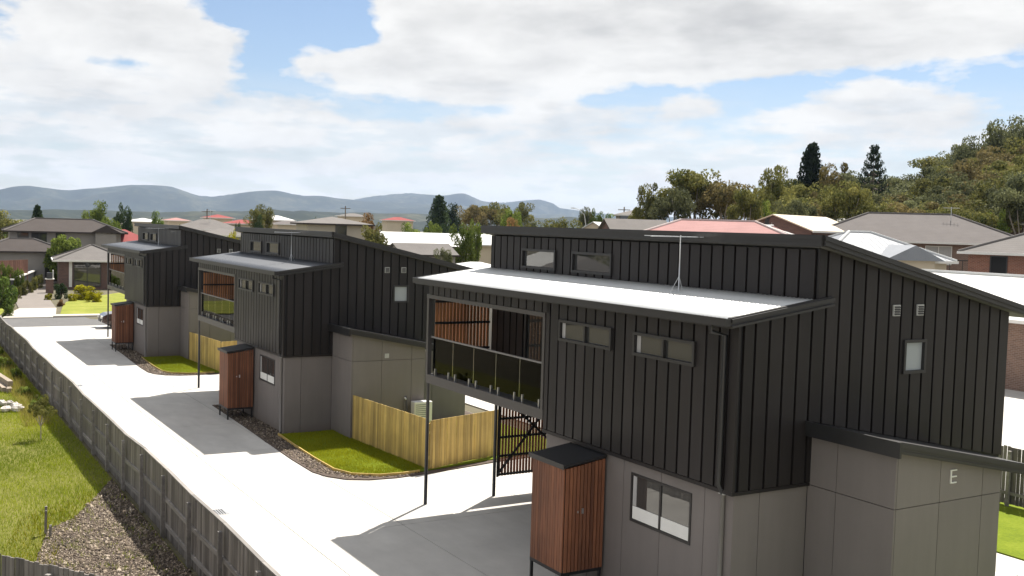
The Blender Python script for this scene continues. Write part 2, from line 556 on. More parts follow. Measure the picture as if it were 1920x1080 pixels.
class MB:
    """collects solids; build() makes them one mesh object"""

    def __init__(s):
        s.v, s.f = [], []

    def hexa(s, p):                      # 8 points: bottom ring then top ring
        n = len(s.v)
        s.v += [tuple(q) for q in p]
        s.f += [(n, n + 3, n + 2, n + 1), (n + 4, n + 5, n + 6, n + 7)] + \
               [(n + i, n + (i + 1) % 4, n + 4 + (i + 1) % 4, n + 4 + i) for i in range(4)]
        return s

    def box(s, x0, x1, y0, y1, z0, z1):
        return s.hexa([(x0, y0, z0), (x1, y0, z0), (x1, y1, z0), (x0, y1, z0),
                       (x0, y0, z1), (x1, y0, z1), (x1, y1, z1), (x0, y1, z1)])

    def bar(s, a, b, w, h=None, up=(0, 0, 1)):       # square bar from a to b
        a, b = Vector(a), Vector(b)
        h = w if h is None else h
        d = (b - a).normalized()
        u = Vector(up)
        if abs(d.dot(u)) > 0.98:
            u = Vector((0, 1, 0))
        r = d.cross(u).normalized() * (w / 2)
        t = r.cross(d).normalized() * (h / 2)
        return s.hexa([a - r - t, a + r - t, b + r - t, b - r - t, a - r + t, a + r + t, b + r + t, b - r + t])

    def tube(s, pts, rad, n=8):
        pts = [Vector(p) for p in pts]
        rad = rad if isinstance(rad, (list, tuple)) else [rad] * len(pts)
        rings = []
        for i, p in enumerate(pts):
            d = (pts[min(i + 1, len(pts) - 1)] - pts[max(i - 1, 0)]).normalized()
            u = Vector((0, 0, 1)) if abs(d.z) < 0.9 else Vector((0, 1, 0))
            r = d.cross(u).normalized()
            t = r.cross(d)
            b = len(s.v)
            for k in range(n):
                a = 2 * math.pi * k / n
                s.v.append(tuple(p + (r * math.cos(a) + t * math.sin(a)) * rad[i]))
            rings.append(b)
        for b0, b1 in zip(rings, rings[1:]):
            for k in range(n):
                s.f.append((b0 + k, b0 + (k + 1) % n, b1 + (k + 1) % n, b1 + k))
        s.f.append(tuple(rings[0] + k for k in range(n)))
        s.f.append(tuple(rings[-1] + n - 1 - k for k in range(n)))
        return s

    def poly(s, pts):
        n = len(s.v)
        s.v += [tuple(p) for p in pts]
        s.f.append(tuple(range(n, n + len(pts))))
        return s

    def prism(s, pts, z0, z1):           # outline in xy, z0 / z1 numbers or functions of (x, y)
        n, k = len(s.v), len(pts)
        g0 = z0 if callable(z0) else (lambda x, y: z0)
        g1 = z1 if callable(z1) else (lambda x, y: z1)
        s.v += [(x, y, g0(x, y)) for x, y in pts] + [(x, y, g1(x, y)) for x, y in pts]
        s.f += [tuple(range(n + k - 1, n - 1, -1)), tuple(range(n + k, n + 2 * k))]
        s.f += [(n + i, n + (i + 1) % k, n + k + (i + 1) % k, n + k + i) for i in range(k)]
        return s

    def data(s, name, mat, smooth=False, bevel=0):
        me = bpy.data.meshes.new(name)
        me.from_pydata(s.v, [], s.f)
        if smooth:
            for p in me.polygons:
                p.use_smooth = True
        me.materials.append(MATS[mat])
        me.update()
        return me

    def build(s, name, mat, parent=None, smooth=False, loc=None, bevel=0):
        o = bpy.data.objects.new(name, s.data(name, mat, smooth))
        link(o, parent)
        if loc is not None:
            o.location = loc
        if bevel:
            b = o.modifiers.new('bevel', 'BEVEL')
            b.width = bevel
            b.segments = 2
        return o


def tag(o, label=None, cat=None, group=None, kind=None):
    if label:
        o['label'] = label
    if cat:
        o['category'] = cat
    if group:
        o['group'] = group
    if kind:
        o['kind'] = kind
    return o


def empty(name, loc=(0, 0, 0), rz=0.0, label=None, cat=None, group=None):
    o = bpy.data.objects.new(name, None)
    o.empty_display_size = 0.3
    col.objects.link(o)
    o.location = loc
    o.rotation_euler = (0, 0, rz)
    return tag(o, label, cat, group)


KIDS = {}


def copy_tree(o, parent=None, skip=()):
    kids = {}
    for q in bpy.data.objects:
        if q.parent is not None:
            kids.setdefault(q.parent, []).append(q)

    def rec(a, par):
        c = a.copy()
        col.objects.link(c)
        c.parent = par
        for ch in kids.get(a, []):
            if ch.name.split('.')[0] not in skip:
                rec(ch, c)
        return c
    return rec(o, parent)


def recolour(o, mat):
    o.material_slots[0].link = 'OBJECT'
    o.material_slots[0].material = MATS[mat]
# ------------------------------------------------------------------ the dark clad units
PITCH = 0.32


def lin(x0, z0, x1, z1):
    return lambda s: z0 + (z1 - z0) * (s - x0) / (x1 - x0)


def clad(parent, plane, seams, zb, zt, holes=(), thick=0.05, gap=0.05, mat='clad', name='panel'):
    """metal tray panels with open joints between them; plane = ('y', y0) faces -Y, ('x', x0) faces +X"""
    ax, c0 = plane
    for a, b in zip(seams, seams[1:]):
        a, b = a + gap / 2, b - gap / 2
        cuts = sorted({a, b} | {h[i] for h in holes for i in (0, 1) if a < h[i] < b})
        parts = {}
        for s0, s1 in zip(cuts, cuts[1:]):
            mid = (s0 + s1) / 2
            segs = [(zb, zt, 0)]
            for h in holes:
                if h[0] - 1e-6 <= mid <= h[1] + 1e-6:
                    segs = [(zb, lambda s, q=h[2]: q, 0), (lambda s, q=h[3]: q, zt, 1)]
            for lo, hi, key in segs:
                z = [lo(s0), lo(s1), hi(s0), hi(s1)]
                if z[2] - z[0] < 0.01 and z[3] - z[1] < 0.01:
                    continue
                if len(cuts) > 2 and key == 1 and any(abs(q - z[0]) < 1e-6 for q in (h[3] for h in holes)):
                    key = 0 if len(segs) == 1 else 1
                m = parts.setdefault(key, MB())
                if ax == 'y':
                    y0, y1 = c0 - thick, c0
                    m.hexa([(s0, y0, z[0]), (s1, y0, z[1]), (s1, y1, z[1]), (s0, y1, z[0]),
                            (s0, y0, z[2]), (s1, y0, z[3]), (s1, y1, z[3]), (s0, y1, z[2])])
                else:
                    x0, x1 = c0, c0 + thick
                    m.hexa([(x0, s0, z[0]), (x1, s0, z[0]), (x1, s1, z[1]), (x0, s1, z[1]),
                            (x0, s0, z[2]), (x1, s0, z[2]), (x1, s1, z[3]), (x0, s1, z[3])])
        for m in parts.values():
            m.build(name, mat, parent)


def window(parent, plane, s0, s1, z0, z1, panes=2, fw=0.055, proud=0.09, glass='win_glass', frame='fascia', curtain=False, name='window'):
    ax, c0 = plane

    def bx(m, a, b, d0, d1, lo, hi):
        if ax == 'y':
            m.box(a, b, c0 - d1, c0 - d0, lo, hi)
        else:
            m.box(c0 + d0, c0 + d1, a, b, lo, hi)
        return m
    fr = MB()
    bx(fr, s0, s1, 0.0, proud, z0, z0 + fw)
    bx(fr, s0, s1, 0.0, proud, z1 - fw, z1)
    bx(fr, s0, s0 + fw, 0.0, proud, z0 + fw, z1 - fw)
    bx(fr, s1 - fw, s1, 0.0, proud, z0 + fw, z1 - fw)
    w = (s1 - s0 - 2 * fw) / panes
    for k in range(1, panes):
        q = s0 + fw + k * w
        bx(fr, q - 0.025, q + 0.025, 0.005, proud - 0.012, z0 + fw, z1 - fw)
    fo = fr.build(name, frame, parent)
    for k in range(panes):
        a, b = s0 + fw + k * w + 0.003, s0 + fw + (k + 1) * w - 0.003
        bx(MB(), a + (0.025 if k else 0), b - (0.025 if k < panes - 1 else 0), 0.012, 0.022, z0 + fw + 0.003, z1 - fw - 0.003).build('pane', glass, fo)
    if curtain:
        a = s0 + fw + 0.01
        bx(MB(), a, a + 0.11, 0.024, 0.030, z0 + fw + 0.006, z1 - fw - 0.006).build('curtain', 'curtain', fo)
    return fo


def corrugated(x0, x1, y0, y1, zf, wave=0.1, amp=0.011, per=6, rows=5):
    """sheet with waves running down the slope (along y)"""
    n = int(round((x1 - x0) / wave * per)) + 1
    xs = np.linspace(x0, x1, n)
    ys = np.linspace(y0, y1, rows)
    X, Y = np.meshgrid(xs, ys)
    Z = zf(Y) + amp * np.sin(2 * np.pi * X / wave)
    top = np.stack([X, Y, Z], -1).reshape(-1, 3)
    bot = top - np.array([0, 0, 0.012])
    v = np.concatenate([top, bot])
    f = []
    N = n * rows
    for r in range(rows - 1):
        i = r * n + np.arange(n - 1)
        f.append(np.stack([i, i + 1, i + n + 1, i + n], 1))
        f.append(np.stack([N + i, N + i + n, N + i + n + 1, N + i + 1], 1))
    i = np.arange(n - 1)
    f.append(np.stack([i + N, i + N + 1, i + 1, i], 1))
    i = (rows - 1) * n + np.arange(n - 1)
    f.append(np.stack([i, i + 1, i + 1 + N, i + N], 1))
    return v, np.concatenate(f)


XL = -11.24                    # far end of the block
zlow = lambda y: 5.86 + 0.142 * (y + 0.25)               # top of the lower roof
zup = lambda y: 7.20 - 0.223 * (y - 1.66)                # top of the upper roof
zawn = lambda y: 4.06 - 0.197 * (y - 1.66)               # awning over the garage


def make_unit():
    u = empty('townhouse')
    gl = -0.75
    # --- dark structural walls behind the cladding
    w = MB()
    w.box(-5.70, -0.006, 0.0, 0.10, 2.99, 5.80)
    w.box(XL + .002, -5.70, 0.0, 0.10, 5.45, 5.80)
    w.build('front_wall', 'dark_room', u)
    w = MB()
    w.prism([(0, 0), (0, 0)], 0, 0) if False else None
    sw = []
    prof = [(0.10, 2.99), (1.70, 2.99), (1.70, zawn(1.70) - .3), (7.0, zawn(7.0) - .3), (7.0, zup(7.0) - .14), (1.76, zup(1.76) - .14), (1.76, zlow(1.76) - .14), (0.10, zlow(.1) - .14)]
    k = len(prof)
    w.v = [(-0.12, y, z) for y, z in prof] + [(-0.004, y, z) for y, z in prof]
    w.f = [tuple(range(k - 1, -1, -1)), tuple(range(k, 2 * k))] + [(i, (i + 1) % k, k + (i + 1) % k, k + i) for i in range(k)]
    w.build('side_wall', 'dark_room', u)
    MB().box(XL + .01, -0.13, 1.752, 1.85, 5.9, 6.98).build('upper_wall', 'dark_room', u)
    m = MB()
    m.hexa([(XL, 1.86, 3.2), (XL + .1, 1.86, 3.2), (XL + .1, 7.04, 3.2), (XL, 7.04, 3.2),
            (XL, 1.86, zup(1.86) - .14), (XL + .1, 1.86, zup(1.86) - .14), (XL + .1, 7.04, zup(7.04) - .14), (XL, 7.04, zup(7.04) - .14)])
    m.build('end_wall', 'clad', u)
    MB().box(XL + .1, -.13, 6.95, 7.05, 2.99, zup(7.05) - .15).build('rear_wall', 'clad', u)
    # --- cladding
    fs = [XL + 0.03] + [-(1.241 + k) * PITCH for k in range(33, -1, -1)] + [-0.155]
    fs = [s for s in fs if s > XL - .01]
    # slot above the balcony, then the full-height field beside it
    lo = MB()
    fc = MB().box(-11.2, -0.0, -.004, 0.0, 5.80, 5.84).build('front_cladding', 'clad', u)
    w1, w2 = (-5.15, -3.35, 4.94, 5.37), (-2.68, -0.97, 4.94, 5.37)
    up_s = [s for s in fs if s <= -5.60]
    dn_s = [s for s in fs if s >= -5.60]
    clad(fc, ('y', 0.0), up_s + [dn_s[0]], lambda s: 5.46, lambda s: 5.79)
    clad(fc, ('y', 0.0), [-5.695] + [s for s in dn_s], lambda s: 3.03, lambda s: 5.79, (w1, w2))
    MB().box(-5.70, 0.045, -.055, 0.0, 2.955, 3.02).build('base_trim', 'clad', fc)
    MB().box(-0.145, 0.05, -.05, 0.0, 3.022, 5.80).build('corner_trim', 'clad', fc)
    sc_ = MB().box(-0.002, 0.004, 0.0, 0.02, 3.02, 5.8).build('side_cladding', 'clad', u)
    ss = [0.155] + [(0.984 + k) * PITCH for k in range(1, 21)] + [7.02]
    s_lo = [0.06, 0.315] + [(0.984 + k) * PITCH for k in range(1, 5)]
    s_lo = [s for s in s_lo if s < 1.62] + [1.745]
    s_hi = [1.695] + [(0.984 + k) * PITCH for k in range(5, 21)] + [7.03]
    s_hi = [s for s in s_hi if s >= 1.69]
    vents = (3.60, 3.78, 5.83, 6.03), (4.24, 4.42, 5.83, 6.03)
    sw1 = (3.94, 4.55, 4.77, 5.39)
    clad(sc_, ('x', 0.0), s_lo, lambda s: 3.02, lambda s: zlow(s) - .15)
    clad(sc_, ('x', 0.0), s_hi, lambda s: zawn(s) + .012, lambda s: zup(s) - .15, (sw1,))
    # the last strip left of the step comes down past the awning to the low trim
    MB().box(0.004, 0.05, 0.0, 1.715, 2.955, 3.012).build('base_trim', 'clad', sc_)
    us = [-11.10] + [-(1.241 + k) * PITCH for k in range(33, -1, -1) if -(1.241 + k) * PITCH > -11.0] + [-0.02]
    uc = MB().box(XL, -0.0, 1.735, 1.751, 6.02, 6.10).build('upper_cladding', 'clad', u)
    u1, u2 = (-9.57, -8.04, 6.22, 6.70), (-7.36, -5.81, 6.22, 6.70)
    clad(uc, ('y', 1.75), us, lambda s: 6.14, lambda s: 6.98, (u1, u2))
    # --- windows
    window(u, ('y', -0.0), *w1, curtain=True)
    window(u, ('y', -0.0), *w2, curtain=True)
    window(u, ('y', 1.75), *u1, panes=1)
    window(u, ('y', 1.75), *u2, panes=1)
    window(u, ('x', 0.0), *sw1, panes=1, glass='frosted', fw=0.055, proud=0.085)
    for v in vents:
        vo = MB().box(0.051, 0.08, *v).build('vent', 'vent', u)
        for k in range(4):
            z = v[2] + 0.03 + k * 0.042
            MB().hexa([(0.08, v[0] + .02, z), (0.095, v[0] + .02, z - .012), (0.095, v[1] - .02, z - .012), (0.08, v[1] - .02, z),
                       (0.08, v[0] + .02, z + .02), (0.095, v[0] + .02, z + .008), (0.095, v[1] - .02, z + .008), (0.08, v[1] - .02, z + .02)]).build('louvre', 'dark_grille', vo)
    # --- lower roof
    v, f = corrugated(XL - .17, 0.02, -0.27, 1.745, zlow)
    ro = bpy.data.objects.new('lower_roof', mesh_np('lower_roof', v, f, 'roof_dark', smooth=True))
    link(ro, u)
    g = MB()
    g.box(XL - .19, 0.10, -0.40, -0.385, 5.735, 5.85)
    g.box(XL - .19, 0.10, -0.385, -0.27, 5.735, 5.75)
    g.box(XL - .19, 0.10, -0.41, -0.375, 5.85, 5.868)
    g.box(XL - .19, XL - .175, -0.385, -0.27, 5.75, 5.86)
    g.box(0.085, 0.10, -0.385, -0.27, 5.75, 5.86)
    g.build('gutter', 'fascia', ro)
    MB().box(XL - .15, 0.04, -0.265, -0.235, 5.70, 5.83).build('fascia_board', 'fascia', ro)
    for sx, x0 in ((1, 0.02), (-1, XL - .17)):
        b = MB()
        x1 = x0 + sx * 0.075
        x2 = x0 + sx * 0.11
        xa, xb = min(x0, x1), max(x0, x1)
        y0, y1 = -0.268, (2.04 if sx > 0 else 1.745)
        b.hexa([(xa, y0, zlow(y0) - .16), (xb, y0, zlow(y0) - .16), (xb, y1, zlow(y1) - .16), (xa, y1, zlow(y1) - .16),
                (xa, y0, zlow(y0) + .015), (xb, y0, zlow(y0) + .015), (xb, y1, zlow(y1) + .015), (xa, y1, zlow(y1) + .015)])
        xa, xb = min(x1, x2), max(x1, x2)
        for dz0, dz1 in ((-.065, -.005), (-.15, -.11)):
            b.hexa([(xa, y0, zlow(y0) + dz0), (xb, y0, zlow(y0) + dz0), (xb, y1, zlow(y1) + dz0), (xa, y1, zlow(y1) + dz0),
                    (xa, y0, zlow(y0) + dz1), (xb, y0, zlow(y0) + dz1), (xb, y1, zlow(y1) + dz1), (xa, y1, zlow(y1) + dz1)])
        b.build('barge', 'fascia', ro)
    MB().hexa([(XL, -.23, 5.695), (0.0, -.23, 5.695), (0.0, 0.0, 5.80), (XL, 0.0, 5.80), (XL, -.23, 5.71), (0.0, -.23, 5.71), (0.0, 0.0, 5.815), (XL, 0.0, 5.815)]).build('soffit', 'soffit', ro)
    # --- upper roof
    v, f = corrugated(XL - .2, 0.2, 1.60, 7.55, lambda y: zup(y) + .005, rows=3)
    ru = bpy.data.objects.new('upper_roof', mesh_np('upper_roof', v, f, 'roof_dark', smooth=True))
    link(ru, u)
    m = MB()
    m.box(XL - .21, 0.21, 1.555, 1.60, 7.035, 7.235)
    m.box(XL - .21, 0.215, 1.53, 1.555, 7.165, 7.215)
    m.box(XL - .21, 0.215, 1.535, 1.555, 7.05, 7.09)
    m.build('fascia_board', 'fascia', ru)
    for sx, x0 in ((1, 0.20), (-1, XL - .2)):
        b = MB()
        y0, y1 = 1.60, 7.62
        for d0, d1, h0, h1 in ((0, .045, -.16, .02), (.045, .065, -.07, .005), (.045, .06, -.15, -.11)):
            xa, xb = sorted((x0 + sx * d0, x0 + sx * d1))
            b.hexa([(xa, y0, zup(y0) + h0), (xb, y0, zup(y0) + h0), (xb, y1, zup(y1) + h0), (xa, y1, zup(y1) + h0),
                    (xa, y0, zup(y0) + h1), (xb, y0, zup(y0) + h1), (xb, y1, zup(y1) + h1), (xa, y1, zup(y1) + h1)])
        b.build('barge', 'fascia', ru)
    y0, y1 = 1.60, 7.55
    MB().hexa([(XL - .19, y0, zup(y0) - .17), (.195, y0, zup(y0) - .17), (.195, y1, zup(y1) - .17), (XL - .19, y1, zup(y1) - .17),
               (XL - .19, y0, zup(y0) - .15), (.195, y0, zup(y0) - .15), (.195, y1, zup(y1) - .15), (XL - .19, y1, zup(y1) - .15)]).build('soffit', 'soffit', ru)
    MB().box(XL - .2, .2, 7.55, 7.67, zup(7.55) - .15, zup(7.55) - .02).build('gutter', 'fascia', ru)
    # --- balcony
    bf = MB()
    bf.box(XL + .07, -5.71, 0.02, 1.75, 3.24, 3.40)
    bal = bf.build('balcony_floor', 'soffit', u)
    e = MB()
    e.box(XL - .02, -5.70, -.05, 0.02, 3.20, 3.42)
    e.box(XL - .02, XL + .07, 0.02, 1.80, 3.20, 3.42)
    e.build('edge_beam', 'rail_metal', bal)
    fr = MB()
    fr.box(XL - .02, XL + .08, -.06, 0.05, 3.42, 5.36)
    fr.box(-5.79, -5.70, -.06, 0.05, 3.42, 5.36)
    fr.box(XL - .03, -5.70, -.065, 0.05, 5.36, 5.455)
    fr.build('balcony_frame', 'rail_metal', u)
    MB().box(XL + .08, -5.79, 0.03, 0.075, 4.355, 4.39).build('handrail', 'pipe_grey', u)
    gx = [-11.09, -10.01, -8.95, -7.90, -6.85, -5.83]
    for a, b in zip(gx, gx[1:]):
        go = MB().box(a + .004, b - .004, 0.050, 0.054, 3.50, 4.353).build('glass_pane', 'rail_glass', u)
        for q in (a + .17, b - .17):
            MB().box(q - .022, q + .022, 0.028, 0.076, 3.402, 3.585).build('spigot', 'steel', go)
    # timber batten screen on the end of the balcony
    sr = MB()
    for z in (3.46, 4.05, 4.72, 5.27):
        sr.box(XL + .058, XL + .09, 0.12, 1.74, z - .03, z + .03)
    so_ = sr.build('batten_screen', 'black_steel', u)
    for k in range(16):
        y = 0.16 + k * 0.1
        MB().box(XL + .012, XL + .056, y, y + .064, 3.42, 5.34).build('batten', 'cedar', so_)
    # rear of the balcony: clad wall, then the glazed door
    bw = MB().box(XL + .12, -9.42, 1.80, 1.84, 3.40, 5.70).build('balcony_wall', 'dark_room', u)
    clad(bw, ('y', 1.80), [XL + .13 + k * .318 for k in range(6)], lambda s: 3.43, lambda s: 5.66)
    dr = MB()
    dr.box(-9.42, -9.34, 1.72, 1.84, 3.40, 5.6)
    dr.box(-7.62, -7.54, 1.72, 1.80, 3.40, 5.52)
    dr.box(-5.80, -5.72, 1.72, 1.84, 3.40, 5.6)
    dr.box(-9.34, -5.80, 1.72, 1.84, 5.52, 5.6)
    dr.box(-9.34, -5.80, 1.72, 1.84, 3.40, 3.46)
    do = dr.build('glazed_door', 'fascia', u)
    MB().box(-9.335, -7.625, 1.775, 1.785, 3.465, 5.515).build('pane', 'win_glass', do)
    MB().box(-7.535, -5.805, 1.765, 1.775, 3.465, 5.515).build('pane', 'win_glass', do)
    MB().box(-9.34, -5.80, 1.842, 1.86, 3.4, 5.6).build('room_backing', 'dark_room', do)
    MB().box(-5.70, -5.62, .1, 1.8, 3.40, 5.80).build('balcony_cheek', 'clad', u)
    MB().box(XL + .1, -5.7, 0.1, 1.84, 5.66, 5.70).build('balcony_ceiling', 'soffit', u)
    # --- carport under the balcony
    for y in (0.0, 2.02):
        MB().tube([(XL + .04, y, gl), (XL + .04, y, 3.20)], 0.045, 10).build('carport_post', 'black_steel', u, smooth=True)
    MB().box(XL + .1, -5.72, 1.82, 6.95, 3.16, 3.24).build('carport_ceiling', 'soffit', u)
    MB().box(XL + .02, -5.72, 5.6, 5.7, gl, 3.158).build('carport_rear_wall', 'fibre_cement', u)
    gt = MB()
    xg = XL + .06
    for z in (0.62, 1.12, 1.62, 2.12, 2.50):
        gt.box(xg, xg + .03, 2.07, 4.4, z - .03, z + .03)
    gt.bar((xg + .045, 2.1, .66), (xg + .045, 3.7, 2.46), .03, .06)
    gt.bar((xg + .045, 4.3, .9), (xg + .045, 2.5, 2.46), .03, .06)
    gt.box(xg, xg + .04, 2.07, 2.12, .56, 2.56)
    go = gt.build('batten_gate', 'black_steel', u)
    for k in range(24):
        y = 2.13 + k * 0.095
        MB().box(xg - .042, xg - .002, y, y + .058, .57, 2.54).build('batten', 'merbau', go)
    # --- rendered panels of the ground floor
    lw = MB().box(-5.66, -0.10, 0.09, 0.2, gl, 2.95).build('lower_front_wall', 'dark_grille', u)
    jx = [-5.66, -4.75, -4.05, -2.96, -1.86, -0.70, -0.02]
    lwin = (-2.72, -1.02, 1.84, 2.745)
    clad(lw, ('y', 0.075), jx, lambda s: gl, lambda s: 2.954, (lwin,), thick=.035, gap=.012, mat='fibre_cement')
    wo = window(u, ('y', 0.075), *lwin, proud=0.05, fw=0.045, name='window')
    MB().box(-2.66, -2.56, 0.040, 0.05, 2.14, 2.69).build('curtain', 'curtain', wo)
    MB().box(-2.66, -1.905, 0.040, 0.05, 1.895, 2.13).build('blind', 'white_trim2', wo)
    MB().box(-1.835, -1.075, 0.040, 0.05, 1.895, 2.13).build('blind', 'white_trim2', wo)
    ls = MB().box(-0.1, -0.045, 0.12, 1.76, gl, 2.952).build('lower_side_wall', 'dark_grille', u)
    clad(ls, ('x', -0.045), [0.035, 0.62, 1.72], lambda s: gl, lambda s: 2.952, thick=.035, gap=.012, mat='fibre_cement')
    rs = MB().box(-0.1, -0.045, 4.4, 7.0, gl, zawn(7.0) - .02).build('lower_rear_side_wall', 'dark_grille', u)
    clad(rs, ('x', -0.045), [4.4, 5.6, 7.0], lambda s: gl, lambda s: zawn(7.0) + .01, thick=.035, gap=.012, mat='fibre_cement')
    MB().box(-5.72, -5.665, 0.08, 5.6, gl, 3.155).build('carport_side_wall', 'fibre_cement', u)
    # garage bay standing out under its own awning
    gb = MB()
    gb.hexa([(-.05, 1.76, gl), (1.76, 1.76, gl), (1.76, 4.36, gl), (-.05, 4.36, gl),
             (-.05, 1.76, zawn(1.76) - .15), (1.76, 1.76, zawn(1.76) - .15), (1.76, 4.36, zawn(4.36) - .15), (-.05, 4.36, zawn(4.36) - .15)])
    gbo = gb.build('garage_bay', 'dark_grille', u)
    for z0, z1 in ((gl, 2.966), (2.978, None)):
        t1 = (lambda s, q=z1: q) if z1 is None else None
        top_f = (lambda s: zawn(1.76) - .15) if z1 is None else (lambda s, q=z1: q)
        top_s = (lambda s: zawn(s) - .15) if z1 is None else (lambda s, q=z1: q)
        if z1 is None:
            clad(gbo, ('y', 1.755), [-.005, 0.62, 1.80], lambda s, q=z0: q, top_f, thick=.035, gap=.012, mat='fibre_cement')
            clad(gbo, ('x', 1.762), [1.757, 2.80, 3.90, 4.40], lambda s, q=z0: q, top_s, thick=.035, gap=.012, mat='fibre_cement')
        else:
            clad(gbo, ('y', 1.755), [-.005, 0.62, 1.80], lambda s, q=z0: q, top_f, thick=.035, gap=.012, mat='fibre_cement')
            clad(gbo, ('x', 1.762), [1.757, 2.80, 3.90, 4.40], lambda s, q=z0: q, top_s, thick=.035, gap=.012, mat='fibre_cement')
    aw = MB()
    y0, y1 = 1.58, 4.95
    aw.hexa([(-0.0, y0, zawn(y0) - .03), (1.93, y0, zawn(y0) - .03), (1.93, y1, zawn(y1) - .03), (-0.0, y1, zawn(y1) - .03),
             (-0.0, y0, zawn(y0)), (1.93, y0, zawn(y0)), (1.93, y1, zawn(y1)), (-0.0, y1, zawn(y1))])
    awo = aw.build('awning', 'fascia', u)
    b = MB()
    b.box(0.052, 1.99, y0 - .045, y0, zawn(y0) - .24, zawn(y0) + .012)
    b.build('front_fascia', 'black_steel', awo)
    b = MB()
    for d0, d1, h0, h1 in ((0, .035, -.17, .015), (.035, .055, -.07, .0), (.035, .05, -.16, -.12)):
        xa, xb = 1.932 + d0, 1.932 + d1
        b.hexa([(xa, y0, zawn(y0) + h0), (xb, y0, zawn(y0) + h0), (xb, y1, zawn(y1) + h0), (xa, y1, zawn(y1) + h0),
                (xa, y0, zawn(y0) + h1), (xb, y0, zawn(y0) + h1), (xb, y1, zawn(y1) + h1), (xa, y1, zawn(y1) + h1)])
    b.build('barge', 'fascia', awo)
    MB().box(0.0, 1.93, y1, y1 + .11, zawn(y1) - .14, zawn(y1) - .01).build('gutter', 'fascia', awo)
    # --- rainwater head and downpipe on the front corner
    p = MB()
    p.tube([(-.30, -.33, 5.735), (-.30, -.33, 5.62), (-.22, -.10, 5.56), (-.22, -.10, 3.10), (-.22, .0, 2.94)], .042, 10)
    p.build('downpipe', 'black_steel', u, smooth=True)
    p = MB()
    p.tube([(-.22, -.0, 2.95), (-.22, -.0, gl)], .040, 10)
    p.build('lower_downpipe', 'pipe_grey', u, smooth=True)
    MB().box(-.29, -.15, -.04, .03, 2.93, 2.965).build('pipe_collar', 'vent', u)
    return u


unit = make_unit()
UNITS = [unit]
OFFS = [(0, 0, 0), (-21.344, -0.416, -0.356), (-43.531, -0.374, -0.439)]
ULAB = ['dark metal clad unit with pale corrugated lower roof and letter E on its garage',
        'dark metal clad unit with dark grey lower roof, between the two other clad units',
        'dark metal clad unit at the street end of the concrete drive']
for k in (1, 2):
    c = copy_tree(unit)
    c.location = OFFS[k]
    UNITS.append(c)
for o, l in zip(UNITS, ULAB):
    tag(o, l, 'house', 'dark clad units along the drive')
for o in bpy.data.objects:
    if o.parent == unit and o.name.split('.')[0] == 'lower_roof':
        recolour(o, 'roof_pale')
# unit letter: E in thin metal bars on the garage bay
m = MB()
ly, lz, lx = 3.04, 3.26, 1.797
m.box(lx, lx + .02, ly, ly + .025, lz, lz + .225)
for z in (lz, lz + .10, lz + .205):
    m.box(lx + .001, lx + .021, ly + .026, ly + .15, z, z + .02)
m.build('letter', 'white_plastic', unit)
m = MB().box(1.797, 1.815, 2.9, 3.05, 3.05, 3.2)
m.build('letter_plate', 'vent', UNITS[1])
# ------------------------------------------------------------------ ground, drive, road
rng = np.random.default_rng(5)
random.seed(4)


def axis_pts(lo, hi, a, b, step, grow):
    v = list(np.arange(a, b + 1e-6, step))
    s = step
    while v[-1] < hi:
        s *= grow
        v.append(v[-1] + s)
    s = step
    while v[0] > lo:
        s *= grow
        v.insert(0, v[0] - s)
    return np.clip(np.array(v), lo, hi)


def ground_sheet():
    xs = axis_pts(-10400, 10400, -260, 60, 4.0, 1.35)
    ys = axis_pts(-10400, 10400, -60, 260, 4.0, 1.35)
    X, Y = np.meshgrid(xs, ys)
    Z = terrain(X, Y) - 0.07
    v = np.stack([X, Y, Z], -1).reshape(-1, 3)
    n = len(xs)
    i = (np.arange(len(ys) - 1)[:, None] * n + np.arange(n - 1)[None]).ravel()
    f = np.stack([i, i + 1, i + n + 1, i + n], 1)
    o = bpy.data.objects.new('ground', mesh_np('ground', v, f, 'land', smooth=True))
    tag(link(o), 'open ground running out to the far hills', 'ground', kind='structure')


ground_sheet()


def strip(name, outline, mat, lift, label, nx=24, thick=0.05, zf=None, cat='ground', kind='structure'):
    m = MB()
    zf = zf or (lambda x, y: gz(x))
    m.prism(outline, lambda x, y: zf(x, y) + lift - thick, lambda x, y: zf(x, y) + lift)
    return tag(m.build(name, mat), label, cat, kind=kind)


# concrete drive in bays with saw-cut joints
drive = tag(MB().box(-62.4, 14.0, -6.30, -6.27, -0.5, -0.45).build('driveway', 'concrete'), 'pale concrete shared drive beside the clad units', 'driveway', kind='structure')
bx = list(np.arange(14.0, -62.0, -4.75)) + [-62.4]
by = [-6.30, -3.80, -1.30, 2.6, 7.6]
for i in range(len(bx) - 1):
    for j in range(len(by) - 1):
        x1, x0, y0, y1 = bx[i] - .009, bx[i + 1] + .009, by[j] + .009, by[j + 1] - .009
        m = MB().hexa([(x0, y0, gz(x0) - .12), (x1, y0, gz(x1) - .12), (x1, y1, gz(x1) - .12), (x0, y1, gz(x0) - .12),
                       (x0, y0, gz(x0)), (x1, y0, gz(x1)), (x1, y1, gz(x1)), (x0, y1, gz(x0))])
        m.build('slab', 'concrete', drive)
strip('rear_lane', [(-60, 8.5), (14, 8.5), (14, 10.0), (-60, 10.0)], 'concrete', -0.02, 'pale concrete lane behind the clad units', cat='lane')
strip('road', [(-69.6, -60), (-62.45, -60), (-62.45, 80), (-69.6, 80)], 'asphalt', -0.035, 'grey asphalt street crossing the end of the drive', cat='road')
strip('kerb', [(-69.95, -1.6), (-69.62, -1.6), (-69.62, 80), (-69.95, 80)], 'footpath', 0.09, 'low concrete kerb along the street', thick=.3, cat='kerb')
